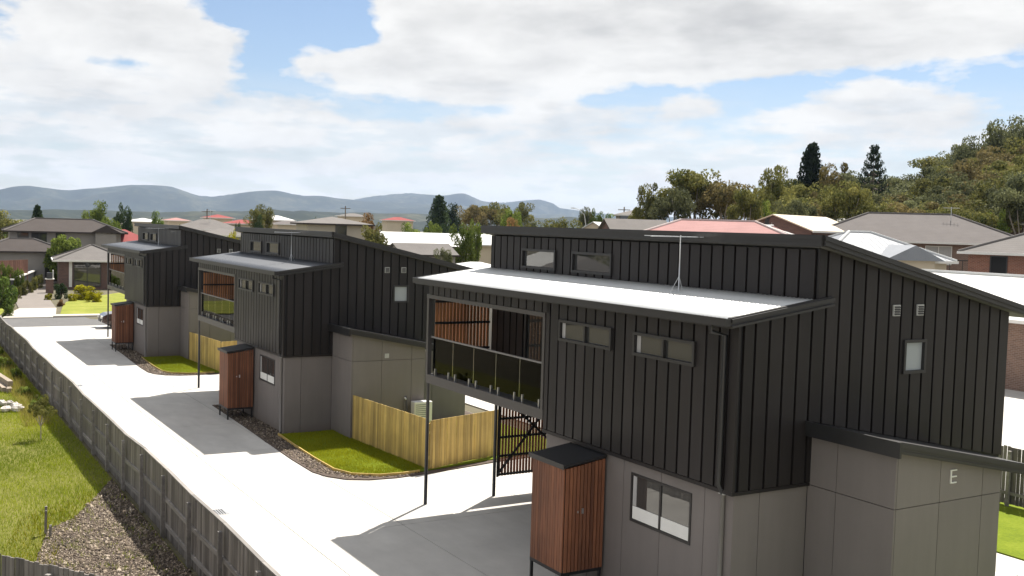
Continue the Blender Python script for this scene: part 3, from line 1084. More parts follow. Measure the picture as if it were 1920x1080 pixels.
strip('footpath', [(-71.4, -1.2), (-69.96, -1.6), (-69.96, 80), (-71.4, 80)], 'footpath', 0.06, 'cream concrete footpath beside the kerb', cat='path')
strip('driveway_apron', [(-78.2, -3.1), (-78.2, -.35), (-71.4, -1.25), (-69.61, -1.65), (-69.61, -5.0), (-74, -4.1)], 'footpath', 0.02, 'cream concrete crossover at the brown asphalt driveway', cat='driveway')
strip('asphalt_driveway', [(-78.25, -3.1), (-78.25, -.35), (-86, .2), (-92, .8), (-100, 1.6), (-119, 3.6), (-119, 2.4), (-100, -.9), (-90, -2.4)], 'asphalt_brown', 0.0, 'brown asphalt driveway leading to the houses over the street', cat='driveway')
strip('verge_lawn', [(-71.45, -.95), (-71.45, 30), (-97, 30), (-96.5, 7.6), (-88, 2.6), (-84.5, 1.2), (-79, .2)], 'verge', 0.03, 'mown yellow green lawn sloping to the street', cat='lawn')
strip('verge_corner', [(-69.97, -5.3), (-69.97, -20), (-84, -20), (-84, -4.3), (-76, -4.3)], 'verge', 0.03, 'small mown verge beside the concrete crossover', cat='lawn')

# beds and lawns between the units, edged with a thin timber strip
def bed(off, scale_label, lawn_label, west=-6.6):
    ox = off
    kerb = [(west, -1.05), (-4.2, -1.12), (-2.0, -1.18), (1.0, -1.30), (3.8, -1.40), (5.6, -1.40), (6.3, -1.22), (6.85, -.85), (7.15, -.3), (7.25, .5), (7.12, 1.6), (6.6, 4.2), (6.2, 7.5), (-5.65, 7.5), (-5.65, .1), (west, .1)]
    k = [(x + ox, y) for x, y in kerb]
    b = MB().prism(k, lambda x, y: gz(x) - .1, lambda x, y: gz(x) + .03).build('garden_bed', 'soil')
    tag(b, scale_label, 'garden bed', kind='structure')
    lawn = [(.15, -.62), (2.0, -.72), (4.1, -.80), (5.75, -.80), (6.5, -.55), (6.95, .1), (7.02, .8), (6.95, 1.35), (6.4, 4.0), (6.0, 7.4), (.15, 7.4)]
    l = [(x + ox, y) for x, y in lawn]
    lo = MB().prism(l, lambda x, y: gz(x) - .05, lambda x, y: gz(x) + .06).build('lawn', 'turf')
    tag(lo, lawn_label, 'lawn', kind='structure')
    e = MB()
    for (xa, ya), (xb, yb) in zip(l[:8], l[1:8]):
        e.bar((xa, ya, gz(xa) + .06), (xb, yb, gz(xb) + .06), .03, .09)
    e.build('edging', 'pine', lo)
    return k, l


BEDS = [bed(-21.3, 'narrow soil bed along the middle unit', 'small bright green lawn inside the yellow paling fence and the drive'),
        bed(-43.6, 'narrow soil bed along the street end unit', 'small green lawn behind the middle unit'),
        bed(0.0, 'narrow soil bed under the pale roofed unit', 'green lawn beside the pale roofed unit', -4.75)]
strip('yard_lawn', [(14, 10.05), (-40, 10.05), (-40, 14.4), (14, 14.4)], 'turf', -0.0, 'green yard lawn in front of the grey back fence', cat='lawn')
strip('brick_house_forecourt', [(-34, 14.9), (8, 14.9), (8, 36), (-34, 36)], 'concrete', -0.0, 'pale concrete forecourt of the brick house', cat='driveway')
# vacant block over the long fence
strip('vacant_block', [(-.8, -6.55), (-58, -6.55), (-58, -13.5), (-10, -13.5)], 'rough_grass', -0.03, 'overgrown vacant grass block beside the long grey fence', cat='grass')


def point_in(poly, x, y):
    c = np.zeros(len(x), bool)
    n = len(poly)
    for i in range(n):
        (x0, y0), (x1, y1) = poly[i], poly[(i + 1) % n]
        if y0 == y1:
            continue
        t = ((y0 > y) != (y1 > y)) & (x < (x1 - x0) * (y - y0) / (y1 - y0) + x0)
        c ^= t
    return c


def smooth_noise(x, y, s, seed):
    r = np.random.default_rng(seed)
    o = np.zeros(len(x))
    for k in range(6):
        a, b, p = r.normal(size=3)
        o += np.sin((a * x + b * y) * s * (1 + .5 * k) + p * 9) / (1 + .4 * k)
    return o / 2.2


def grass(name, label, poly, count, h0, h1, w, mat, zf, drop=None, seed=1):
    r = np.random.default_rng(seed)
    xs = [p[0] for p in poly]
    ys = [p[1] for p in poly]
    x = r.uniform(min(xs), max(xs), count)
    y = r.uniform(min(ys), max(ys), count)
    keep = point_in(poly, x, y)
    if drop is not None:
        keep &= ~drop(x, y, r)
    x, y = x[keep], y[keep]
    n = len(x)
    z = zf(x, y)
    pn = smooth_noise(x, y, 1.1, seed)
    h = r.uniform(h0, h1, n) * (1 + .35 * pn)
    a = r.uniform(0, 2 * np.pi, n)
    la = r.uniform(0, 2 * np.pi, n)
    le = r.uniform(.1, .6, n) * h
    dx, dy = np.cos(a) * w / 2, np.sin(a) * w / 2
    v = np.empty((n, 3, 3))
    v[:, 0] = np.stack([x - dx, y - dy, z], 1)
    v[:, 1] = np.stack([x + dx, y + dy, z], 1)
    v[:, 2] = np.stack([x + np.cos(la) * le, y + np.sin(la) * le, z + h], 1)
    t = np.clip(.45 + .25 * smooth_noise(x, y, .6, seed + 3) + r.normal(0, .2, n), 0, 1)
    o = bpy.data.objects.new(name, mesh_np(name, v.reshape(-1, 3), np.arange(3 * n).reshape(-1, 3), mat, tint=t))
    return tag(link(o), label, 'grass', kind='stuff')


gzv = lambda x: 0.12 + 0.0065 * x
for (k, l), lab, sd_, n in zip(BEDS[:2], ('clipped grass blades on the lawn by the yellow fence', 'clipped grass blades on the lawn behind the middle unit'), (3, 4), (52000, 30000)):
    front = [p for p in l if p[1] < 2] + [(l[0][0] + 5.9, 2.1), (l[0][0], 2.1)]
    grass('short_grass', lab, front, n, .03, .065, .011, 'blade', lambda x, y: gzv(x) + .055, seed=sd_)
dirt = [(-17.2, -6.6), (-15.4, -7.3), (-13.6, -8.05), (-12.9, -8.7), (-10.4, -9.25), (-8, -9.2), (-4, -8.6), (-2, -6.6)]


def dirt_drop(x, y, r):
    d = point_in(dirt, x, y)
    edge = smooth_noise(x, y, 2.2, 31)
    return d & (edge > -.75 + r.normal(0, .25, len(x)))


vis = [(-2, -6.6), (-58, -6.6), (-58, -7.2), (-30, -8.6), (-14, -10.2), (-7, -11.8), (-3, -11.8)]
grass('tall_grass', 'lush uncut grass on the vacant block', vis, 230000, .045, .12, .014, 'blade_tall', lambda x, y: gzv(x) - .05, dirt_drop, 7)
grass('flowering_weeds', 'pale yellow flowering weeds at the edge of the bare mulch', [(-16.5, -7.3), (-14, -9.2), (-11, -9.9), (-9, -10.2), (-9, -9.1), (-12, -8.5), (-15, -7.2)], 4200, .07, .16, .02, 'yellow', lambda x, y: gzv(x) - .05, None, 8)
grass('fence_weeds', 'dry weeds growing along the shaded foot of the fence', [(-26, -7.0), (-58, -6.6), (-58, -7.3), (-40, -7.4), (-26, -7.9)], 9000, .1, .42, .02, 'blade_dry', lambda x, y: gzv(x) - .05, None, 9)


def chips(name, label, poly, n, s0, s1, mat, zf, seed, parent=None):
    r = np.random.default_rng(seed)
    xs = [p[0] for p in poly]
    ys = [p[1] for p in poly]
    x = r.uniform(min(xs), max(xs), n)
    y = r.uniform(min(ys), max(ys), n)
    k = point_in(poly, x, y)
    x, y = x[k], y[k]
    n = len(x)
    z = zf(x, y)
    s = r.uniform(s0, s1, n)
    base = np.array([[1, 0, -.3], [-.5, .87, -.3], [-.5, -.87, -.3], [0, 0, .6]])
    v = base[None] * s[:, None, None] * r.uniform(.5, 1.5, (n, 1, 3))
    a = r.uniform(0, 6.28, n)
    ca, sa = np.cos(a), np.sin(a)
    vx = v[..., 0] * ca[:, None] - v[..., 1] * sa[:, None]
    vy = v[..., 0] * sa[:, None] + v[..., 1] * ca[:, None]
    V = np.stack([vx + x[:, None], vy + y[:, None], v[..., 2] + z[:, None] + s[:, None] * .25], -1).reshape(-1, 3)
    b = np.arange(n)[:, None] * 4
    f = np.concatenate([b + np.array(t) for t in ((0, 1, 3), (1, 2, 3), (2, 0, 3), (0, 2, 1))])
    o = bpy.data.objects.new(name, mesh_np(name, V, f, mat, tint=np.tile(r.random(n), 4)))
    return tag(link(o), label, 'mulch', kind='stuff')


def chipmat():
    m, T, bs, _ = new_mat('chip')
    at = nd(T, 'ShaderNodeAttribute', attribute_name='tint')
    T.links.new(ramp(T, at.outputs['Fac'], [(0.0, (.035, .026, .02)), (.5, (.105, .08, .055)), (.85, (.24, .19, .14)), (1, (.40, .34, .27))]), bs.inputs['Base Color'])
    bs.inputs['Roughness'].default_value = .9


chipmat()
strip('bare_soil', dirt, 'soil', 0.0, 'bare mulched soil patch at the foot of the fence', cat='soil')
chips('wood_mulch', 'loose wood chip mulch on the bare patch', dirt, 34000, .012, .038, 'chip', lambda x, y: gzv(x) + .0, 11)
chips('soil_clods', 'larger bark pieces and clods on the bare patch', dirt, 1500, .035, .085, 'chip', lambda x, y: gzv(x) + .0, 21)
grass('weed_tufts', 'sparse weeds growing through the mulch', dirt, 5200, .05, .13, .014, 'blade_tall', lambda x, y: gzv(x) + .0, lambda x, y, r: smooth_noise(x, y, 3.1, 55) < .35, 56)
for (k, l), sd_, lab in zip(BEDS[:2], (12, 13), ('wood chip mulch in the bed of the middle unit', 'wood chip mulch in the bed of the street end unit')):
    ox = l[0][0] - .15
    mp = [(-6.5 + ox, -1.02), (1.0 + ox, -1.25), (5.6 + ox, -1.36), (6.8 + ox, -.8), (7.2 + ox, .5), (7.0 + ox, 1.6), (6.95 + ox, .1), (6.5 + ox, -.57), (5.75 + ox, -.83), (.1 + ox, -.65), (.1 + ox, .02), (-6.5 + ox, .02)]
    chips('bed_mulch', lab, mp, 9000, .02, .055, 'chip', lambda x, y: gzv(x) + .03, sd_)


# ------------------------------------------------------------------ paling fences
def paling_fence(label, p0, p1, z0f, h, board, gap, rails, post_step, side, mats, single=10 ** 6, name='paling_fence', cap=True, wob=0.02, bot=0.03, group=None):
    """boards from p0 to p1; rails and posts stand on the given side (+1 left of p0->p1)"""
    p0, p1 = np.array(p0, float), np.array(p1, float)
    L = np.hypot(*(p1 - p0))
    ang = math.atan2(p1[1] - p0[1], p1[0] - p0[0])
    root = empty(name, (p0[0], p0[1], z0f(p0[0])), ang, label, 'fence', group)
    zr = lambda s: z0f(p0[0] + (p1[0] - p0[0]) * s / L) - z0f(p0[0])
    r = random.Random(int(L * 100))
    n = int(L / (board + gap))
    rest = MB()
    shapes = []
    for q in range(6):
        hh = h + r.uniform(-wob, wob)
        shapes.append(MB().box(0, board, -.009, .009, bot + r.uniform(-.02, .02), hh).data('paling', mats[0]))
    for i in range(n):
        s = i * (board + gap)
        if i < single:
            o = bpy.data.objects.new('paling', shapes[r.randrange(6)])
            link(o, root)
            o.location = (s, r.uniform(-.004, .004) * side, zr(s))
            o.rotation_euler = (0, r.uniform(-.008, .008), 0)
        else:
            y = r.uniform(-.004, .004)
            rest.box(s, s + board, y - .009, y + .009, bot + zr(s), h + zr(s) + r.uniform(-wob, wob))
    if rest.v:
        tag(rest.build('far_palings', mats[0], root), kind='stuff')
    np_ = max(1, int(round(L / post_step)))
    for k in range(np_):
        a, b = k * L / np_, (k + 1) * L / np_
        for z in rails:
            MB().hexa([(a, side * .014, z + zr(a)), (b, side * .014, z + zr(b)), (b, side * .055, z + zr(b)), (a, side * .055, z + zr(a)),
                       (a, side * .014, z + .085 + zr(a)), (b, side * .014, z + .085 + zr(b)), (b, side * .055, z + .085 + zr(b)), (a, side * .055, z + .085 + zr(a))]).build('rail', mats[1], root)
        if cap:
            d = .0
            MB().hexa([(a + .004, -.03, h + .025 + zr(a) + d), (b - .004, -.03, h + .025 + zr(b)), (b - .004, .045, h + .025 + zr(b)), (a + .004, .045, h + .025 + zr(a) + d),
                       (a + .004, -.03, h + .055 + zr(a) + d), (b - .004, -.03, h + .055 + zr(b)), (b - .004, .045, h + .055 + zr(b)), (a + .004, .045, h + .055 + zr(a) + d)]).build('capping', mats[1], root)
    for k in range(np_ + 1):
        a = min(max(k * L / np_, .05), L - .05)
        MB().box(a - .042, a + .042, side * .058, side * .135, -.3 + zr(a), h - .10 + zr(a)).build('post', mats[1], root)
    return root


gm = ('grey_paling', 'grey_rail')
wavy = lambda x: gz(x) + .035 * math.sin(x * .41) + .03 * math.sin(x * .93 + 1)
paling_fence('long weathered grey paling fence with capping beside the concrete drive', (0.5, -6.42), (-61.0, -6.42), wavy, 1.42, .098, .014, (.16, .74), 2.35, 1, gm, single=300, bot=-.16)
paling_fence('weathered grey paling fence across the corner of the vacant block', (-9.5, -12.45), (-1.0, -6.62), lambda x: gz(x), 1.50, .098, .012, (.3, 1.0), 2.3, -1, gm, cap=False)
pm = ('pine', 'pine')
flat = lambda q: (lambda x: q)
paling_fence('new yellow pine paling fence from the middle unit garage towards the drive', (-19.50, 1.36), (-14.48, 1.70), lambda x: gz(x) + .0, 1.52, .092, .006, (.35, 1.1), 2.4, 1, pm, cap=False, wob=.004, bot=.06)
paling_fence('new yellow pine paling fence returning beside the pale roofed unit carport', (-14.45, 1.72), (-15.35, 4.6), lambda x: gz(x) + .0, 1.50, .092, .006, (.35, 1.1), 2.4, 1, pm, cap=False, wob=.004, bot=.06)
paling_fence('new yellow pine paling fence beside the street end unit garage', (-41.70, 1.40), (-36.75, 1.66), lambda x: gz(x) + .0, 1.50, .092, .006, (.35, 1.1), 2.4, 1, pm, cap=False, wob=.004, bot=.06)
paling_fence('new yellow pine paling fence returning behind the middle unit carport', (-36.72, 1.68), (-37.6, 4.6), lambda x: gz(x) + .0, 1.50, .092, .006, (.35, 1.1), 2.4, 1, pm, cap=False, wob=.004, bot=.06)
paling_fence('dark grey paling back fence between yard lawn and brick house forecourt', (10.0, 14.2), (-26.0, 14.2), lambda x: gz(x), 1.60, .095, .012, (.3, 1.1), 2.4, 1, gm, cap=False)


# ------------------------------------------------------------------ batten lockers on legs
def make_locker():
    w, d = 1.12, 0.93           # local: x 0..w, y 0 (front) .. d (wall)
    t = empty('storage_locker')
    fz, bz, b0 = 2.06, 2.19, 0.0
    MB().box(.03, w - .03, .04, d, b0 + .02, fz - .08).build('carcass', 'black_steel', t)
    n = 13
    p = (w) / n
    f = MB().box(0.0, w, .028, .04, b0, b0 + .05).build('front', 'black_steel', t)
    for k in range(n):
        MB().box(k * p + .006, (k + 1) * p - .006, 0, .027, b0, fz - .075).build('batten', 'merbau', f)
    s = MB().box(w - .012, w, .03, d, b0, b0 + .05).build('side_door', 'black_steel', t)
    ns = 11
    p = (d - .03) / ns
    for k in range(ns):
        MB().box(w + .001, w + .026, .03 + k * p + .009, .03 + (k + 1) * p - .009, b0, fz - .075 + .13 * k / ns).build('batten', 'merbau', s)
    for z in (1.1,):
        MB().box(w + .028, w + .045, .40, .44, z, z + .10).build('handle', 'steel', s)
        MB().box(w + .028, w + .040, .30, .33, z + .02, z + .06).build('latch', 'steel', s)
    MB().box(-.012, -.002, .03, d, b0, fz - .075).build('side_panel', 'merbau', t)
    r = MB()
    for x0, x1, h in ((-.05, w + .06, .05),):
        r.hexa([(x0, -.05, fz - .05), (x1, -.05, fz - .05), (x1, d, bz - .05), (x0, d, bz - .05),
                (x0, -.05, fz), (x1, -.05, fz), (x1, d, bz), (x0, d, bz)])
    ro = r.build('roof', 'black_steel', t)
    MB().box(-.06, w + .07, -.065, -.051, fz - .075, fz + .02).build('roof_trim', 'fascia', ro)
    g = MB()
    g.box(-.0, w, .0, .06, -.07, -.001)
    g.box(-.0, w, d - .06, d, -.07, -.001)
    g.box(0, .06, .06, d - .06, -.07, -.001)
    g.box(w - .06, w, .06, d - .06, -.07, -.001)
    g.build('base_frame', 'black_steel', t)
    for x in (.03, w - .03):
        for y in (.03, d - .03):
            MB().box(x - .025, x + .025, y - .025, y + .025, -.85, -.071).build('leg', 'black_steel', t)
    return t


lk = make_locker()
LL = ['slatted timber locker on black legs under the pale roofed unit window', 'slatted timber locker on black legs against the middle unit', 'slatted timber locker on black legs against the street end unit']
for k, (o, off) in enumerate(zip([lk, copy_tree(lk), copy_tree(lk)], OFFS)):
    o.location = ((-4.62, -4.48, -4.50)[k] + off[0], off[1] - .94, .74 + off[2])
    tag(o, LL[k], 'locker', 'timber lockers beside the units')


# ------------------------------------------------------------------ TV antennas, air conditioners, small things
def antenna(loc, h, label, rz):
    t = empty('television_antenna', loc, rz, label, 'antenna', 'television antennas on the lower roofs')
    MB().tube([(0, 0, 0), (0, 0, h)], .013, 8).build('mast', 'galv', t, smooth=True)
    MB().tube([(-.62, 0, h - .03), (.55, 0, h - .03)], .012, 6).build('boom', 'galv', t)
    for k in range(9):
        x = -.6 + k * .14
        l = .34 - .02 * k
        MB().tube([(x, -l, h - .025), (x, l, h - .025)], .006, 5).build('element', 'galv', t)
    MB().box(-.16, .16, -.03, .03, -.04, .0).build('foot', 'galv', t)
    for a in ((.13, .10), (-.10, .13)):
        MB().tube([(0, 0, .30), (a[0], a[1], 0.0)], .006, 5).build('stay', 'galv', t)


antenna((-2.97, 1.2, zlow(1.2) + .01), 1.08, 'thin galvanised antenna on the pale corrugated lower roof', R(75))
antenna((-24.45, .85, zlow(1.2) - .356), 1.10, 'thin galvanised antenna on the middle unit lower roof', R(70))
antenna((-46.6, .85, zlow(1.2) - .44), .98, 'thin galvanised antenna on the street end unit lower roof', R(60))


def aircon(loc, rz, label):
    t = empty('air_conditioner', loc, rz, label, 'air conditioner', 'outdoor air conditioners')
    b = MB().box(-.16, .16, -.34, .34, .06, .78).build('casing', 'white_plastic', t, bevel=.03)
    g = MB()
    for k in range(9):
        g.box(.162, .17, -.29, .18, .13 + k * .068, .145 + k * .068)
    g.build('fan_grille', 'dark_grille', t)
    for y in (-.28, .28):
        MB().box(-.15, .15, y - .03, y + .03, 0, .058).build('foot', 'black_steel', t)
    MB().tube([(-.05, -.41, .3), (-.05, -.50, .42), (-.12, -.52, .7), (-.2, -.5, .95)], .022, 6).build('pipe', 'dark_grille', t)
    return t


aircon((-19.30, 3.78, .42), 0, 'white outdoor air conditioner behind the yellow paling fence')
aircon((0.55, 6.45, .08), 0, 'white outdoor air conditioner beside the pale roofed unit garage')
t = empty('garden_tap', (-19.53, 3.25, 1.05), 0, 'small white garden tap on the middle unit garage wall', 'tap')
MB().tube([(0, 0, .25), (.05, 0, .25), (.10, 0, .22)], .03, 8).build('spout', 'white_plastic', t)
MB().tube([(.02, 0, -.9), (.02, 0, .24)], .014, 6).build('riser', 'pipe_grey', t)
for (x, y, lab) in ((-12.66, -4.95, 'square grey drain grate in the drive nearest the corner fence'), (-34.9, -4.95, 'square grey drain grate in the drive beside the middle unit'), (-61.2, -.2, 'square grey drain grate at the street end of the drive')):
    t = empty('drain_grate', (x, y, gz(x)), 0, lab, 'drain')
    MB().box(-.26, .26, -.26, .26, .004, .012).build('frame', 'galv', t)
    for k in range(7):
        MB().box(-.22, .22, -.21 + k * .06, -.185 + k * .06, .0125, .018).build('bar', 'dark_grille', t)


def rock(loc, s, label, seed, group=None):
    r = random.Random(seed)
    m = MB()
    n, rows = 9, 5
    for j in range(rows + 1):
        th = math.pi * j / rows
        for i in range(n):
            a = 2 * math.pi * i / n
            k = 1 + r.uniform(-.22, .22)
            m.v.append((s * k * math.sin(th) * math.cos(a), s * k * .8 * math.sin(th) * math.sin(a), s * k * .55 * math.cos(th)))
    for j in range(rows):
        for i in range(n):
            m.f.append((j * n + i, (j + 1) * n + i, (j + 1) * n + (i + 1) % n, j * n + (i + 1) % n))
    return tag(m.build('rock', 'rock', loc=loc), label, 'rock', group)


for k in range(9):
    x, y = -30.2 + random.uniform(-1.1, 1.0), -7.95 + random.uniform(-.28, .28)
    rock((x, y, gz(x) + .08), random.uniform(.13, .3), 'pale rock in the heap on the vacant block', k, 'pale rocks on the vacant block')
for k, (y, dz) in enumerate(((-7.66, 0), (-7.9, .0), (-7.75, .21))):
    a = math.radians(3 * k)
    m = MB().box(-1.7, 1.7, -.1, .1, 0, .2)
    o = m.build('timber_sleeper', 'sleeper', loc=(-35.6 - .3 * k, y, gz(-35) + dz - .02))
    o.rotation_euler = (0, 0, a)
    tag(o, ('weathered timber sleeper lying nearest the fence', 'weathered timber sleeper lying farther from the fence', 'weathered timber sleeper resting on top of two others')[k], 'timber')
t = empty('timber_stake', (-12.57, -8.8, gz(-12.5)), 0, 'short weathered stake with a wired top at the edge of the mulch', 'stake')
MB().bar((0, 0, -.1), (.02, .01, .62), .05).build('stem', 'grey_rail', t)
MB().bar((-.09, .02, .50), (.13, 0, .53), .04).build('crosspiece', 'grey_rail', t)
t = empty('survey_peg', (-12.2, -8.75, gz(-12.2)), 0, 'low weathered peg beside the short stake', 'stake')
MB().bar((0, 0, -.1), (.0, .01, .28), .05).build('stem', 'grey_rail', t)
MB().bar((-.06, 0, .24), (.06, 0, .25), .03).build('cap', 'grey_rail', t)
# ------------------------------------------------------------------ trees (unit meshes: height 1, width about 1)
def leaf_cloud(r, clumps, per, size, flat=0.0):
    """small leaf faces spread through ellipsoid clumps; returns verts, faces, tint"""
    P, Nn, Tn, Sz = [], [], [], []
    for (c, rad) in clumps:
        k = int(per * r.uniform(.8, 1.2))
        d = r.normal(size=(k, 3))
        d /= np.linalg.norm(d, axis=1)[:, None]
        rr = r.uniform(.45, 1.0, (k, 1)) ** .6
        P.append(np.array(c) + d * rr * np.array(rad))
        nn = d + r.normal(size=(k, 3)) * .75 + np.array([0, 0, flat])
        Nn.append(nn / np.linalg.norm(nn, axis=1)[:, None])
        Tn.append(np.clip(r.normal(.42, .16) + r.normal(0, .17, k), 0, 1))
        Sz.append(r.uniform(.6, 1.3, k) * size)
    P, Nn, Tn, Sz = np.concatenate(P), np.concatenate(Nn), np.concatenate(Tn), np.concatenate(Sz)
    a = np.cross(Nn, r.normal(size=Nn.shape))
    a /= np.linalg.norm(a, axis=1)[:, None]
    b = np.cross(Nn, a)
    s = Sz[:, None]
    V = np.stack([P - a * s, P - b * s * .55, P + a * s, P + b * s * .55], 1).reshape(-1, 3)
    return V, np.arange(len(V)).reshape(-1, 4), Tn


def limb(m, r, a, b, r0, r1, n=6):
    a, b = np.array(a), np.array(b)
    pts = [a + (b - a) * t + (r.normal(size=3) * .025 * np.linalg.norm(b - a) if 0 < t < 1 else 0) for t in np.linspace(0, 1, 4)]
    m.tube([tuple(p) for p in pts], [r0 + (r1 - r0) * t for t in np.linspace(0, 1, 4)], n)


TREES = {}


def add_kind(kind, trunk, bark, cv, leaf):
    TREES.setdefault(kind, []).append((trunk.data(kind + '_trunk', bark, True), mesh_np(kind + '_crown', *cv[:2], leaf, tint=cv[2])))


def gum(seed, per=190, size=.0165, low=.30):
    r = np.random.default_rng(seed)
    m = MB()
    fork = np.array([r.uniform(-.03, .03), r.uniform(-.03, .03), low])
    limb(m, r, (0, 0, -.04), fork, .026, .019, 8)
    cl = []
    nb = 9
    for k in range(nb):
        a = 2 * math.pi * k / nb + r.uniform(-.4, .4)
        rad = r.uniform(.12, .40)
        z = .93 - .9 * rad ** 1.4 + r.uniform(-.14, .02)
        tip = np.array([math.cos(a) * rad, math.sin(a) * rad, z])
        limb(m, r, fork, tip, .013, .004)
        for q in range(4):
            c = tip + r.normal(size=3) * np.array([.085, .085, .06])
            s = r.uniform(.06, .12)
            cl.append((c, (s * 1.25, s * 1.25, s * .75)))
    for q in range(6):
        cl.append((r.normal(size=3) * np.array([.11, .11, .06]) + np.array([0, 0, .78]), (.12, .12, .09)))
    add_kind('gum', m, 'bark_pale', leaf_cloud(r, cl, per, size, .3), 'gum')


def broad(seed, kind='broad', per=170, size=.02, z0=.14, bark='bark', nc=44):
    r = np.random.default_rng(seed)
    m = MB()
    limb(m, r, (0, 0, -.04), (0, 0, z0 + .2), .03, .02, 8)
    cl = []
    for k in range(nc):
        d = r.normal(size=3)
        d /= np.linalg.norm(d)
        rr = r.uniform(.45, 1.0)
        c = np.array([0, 0, (1 + z0) / 2]) + d * rr * np.array([.38, .38, (1 - z0) * .42])
        s = r.uniform(.08, .14)
        cl.append((c, (s, s, s * .85)))
        if k < 9:
            limb(m, r, (0, 0, z0 + .12), tuple(c), .012, .004)
    add_kind(kind, m, bark, leaf_cloud(r, cl, per, size, .2), 'bright')


def conifer(seed, per=70, size=.017):
    r = np.random.default_rng(seed)
    m = MB()
    limb(m, r, (0, 0, -.03), (0, 0, .98), .026, .004, 8)
    cl = []
    for k in range(85):
        z = .08 + .9 * (k / 85) ** .9
        rad = (1.0 - z) ** .75 * .50 * r.uniform(.65, 1.1) + .02
        a = k * 2.4 + r.uniform(-.3, .3)
        tip = np.array([math.cos(a) * rad, math.sin(a) * rad, z + rad * .12])
        if k % 3 == 0:
            limb(m, r, (0, 0, z - rad * .1), tuple(tip), .006, .002, 4)
        s = .03 + .055 * (1 - z)
        cl.append((tip * np.array([.9, .9, 1]), (s * 1.5, s * 1.5, s * .8)))
        cl.append((tip * np.array([.4, .4, 1]), (s * 1.2, s * 1.2, s)))
    add_kind('conifer', m, 'bark', leaf_cloud(r, cl, per, size, .1), 'conifer')


def bunya(seed):
    r = np.random.default_rng(seed)
    m = MB()
    limb(m, r, (0, 0, -.03), (0, 0, .97), .022, .006, 8)
    cl = []
    for ring in range(13):
        z = .22 + .75 * ring / 12
        rad = .48 * (1 - (ring / 12.6) ** 1.5) + .02
        nb = 8
        for k in range(nb):
            a = 2 * math.pi * (k + .5 * (ring % 2)) / nb + r.uniform(-.15, .15)
            q = np.array([math.cos(a), math.sin(a), 0])
            tip = q * rad + np.array([0, 0, z + .02])
            m.tube([(0, 0, z), tuple(q * rad * .6 + np.array([0, 0, z - .025])), tuple(tip)], [.006, .005, .003], 4)
            cl.append((tip, (.045, .045, .032)))
            cl.append((q * rad * .72 + np.array([0, 0, z - .01]), (.04, .04, .02)))
    add_kind('bunya', m, 'bark', leaf_cloud(r, cl, 34, .014, .3), 'conifer')


def shrub(seed, per=200, size=.03, kind='shrub'):
    r = np.random.default_rng(seed)
    m = MB()
    for k in range(5):
        a = 2 * math.pi * k / 5
        limb(m, r, (0, 0, -.05), (math.cos(a) * .25, math.sin(a) * .25, .6), .02, .006)
    cl = []
    for k in range(22):
        d = r.normal(size=3)
        d[2] = abs(d[2])
        d /= np.linalg.norm(d)
        c = d * r.uniform(.4, .95) * np.array([.38, .38, .80]) + np.array([0, 0, .08])
        s = r.uniform(.10, .17)
        cl.append((c, (s, s, s * 1.1)))
    add_kind(kind, m, 'bark', leaf_cloud(r, cl, per, size, .15), 'mid')


for s_ in (1, 2, 3, 4):
    gum(s_)
for s_ in (11, 12, 13):
    broad(s_)
conifer(21)
conifer(22)
bunya(31)
for s_ in (41, 42):
    shrub(s_)
broad(51, 'ball', 230, .024, .03, nc=110)
tcount = [0]


def plant(name, label, pos, height, width, kind, leaf, group=None, rz=None, cat='tree', var=None, bark=None):
    tcount[0] += 1
    tr, cr = TREES[kind][(tcount[0] if var is None else var) % len(TREES[kind])]
    t = empty(name, pos, random.uniform(0, 6.28) if rz is None else rz, label, cat, group)
    o = link(bpy.data.objects.new('trunk', tr), t)
    c = link(bpy.data.objects.new('crown', cr), t)
    for q in (o, c):
        q.scale = (width, width, height)
    recolour(c, leaf)
    if bark:
        recolour(o, bark)
    return t


def tree_px(name, label, px, ytop, D, wpx, kind, leaf, group=None, cat='tree', base=None, var=None):
    p = at_dist(px, D)
    z = float(terrain(p[0], p[1])) - .1 if base is None else base
    h = ht(px, ytop, D) - z
    return plant(name, label, (p[0], p[1], z), max(h, .4), wpx * D / FPX, kind, leaf, group, cat=cat, var=var)


# --- wooded hill on the right
GW = 'gum trees on the wooded hill'
hill_line = [(1180, 372), (1300, 345), (1400, 335), (1480, 330), (1560, 322), (1640, 335), (1700, 325), (1760, 300), (1800, 290), (1860, 270), (1920, 245), (2010, 235)]
hx, hy = [p[0] for p in hill_line], [p[1] for p in hill_line]
r_ = random.Random(12)
rows = [(114, 36, 105, 0.42), (128, 36, 108, 0.60), (145, 34, 112, 0.76), (165, 34, 116, 0.9), (188, 34, 120, 1.0)]
for D0, step, w, frac in rows:
    px = 1490 + r_.uniform(0, 20)
    while px < 2030:
        D = D0 + r_.uniform(-9, 9)
        p = at_dist(px, D)
        z = float(terrain(p[0], p[1]))
        yl = np.interp(px, hx, hy)
        top = ht(px, yl, D)
        target = ht(px, 425 - (425 - yl) * frac + r_.uniform(-12, 12), D)
        h = max(6.0, min(target - z, 16))
        leaf = r_.choice(['gum', 'gum', 'gum_grey', 'gum_brown', 'gum'])
        plant('gum_tree', {'gum': 'olive green gum tree in the wood covering the hill', 'gum_brown': 'rusty brown gum tree in the wood covering the hill', 'gum_grey': 'grey green gum tree in the wood covering the hill'}[leaf], (p[0], p[1], z - .2), h, w * D / FPX * r_.uniform(1.0, 1.45), 'gum', leaf, {'gum': 'olive gum trees', 'gum_brown': 'rusty gum trees', 'gum_grey': 'grey gum trees'}[leaf] + ' on the wooded hill')
        px += step * r_.uniform(.8, 1.25)
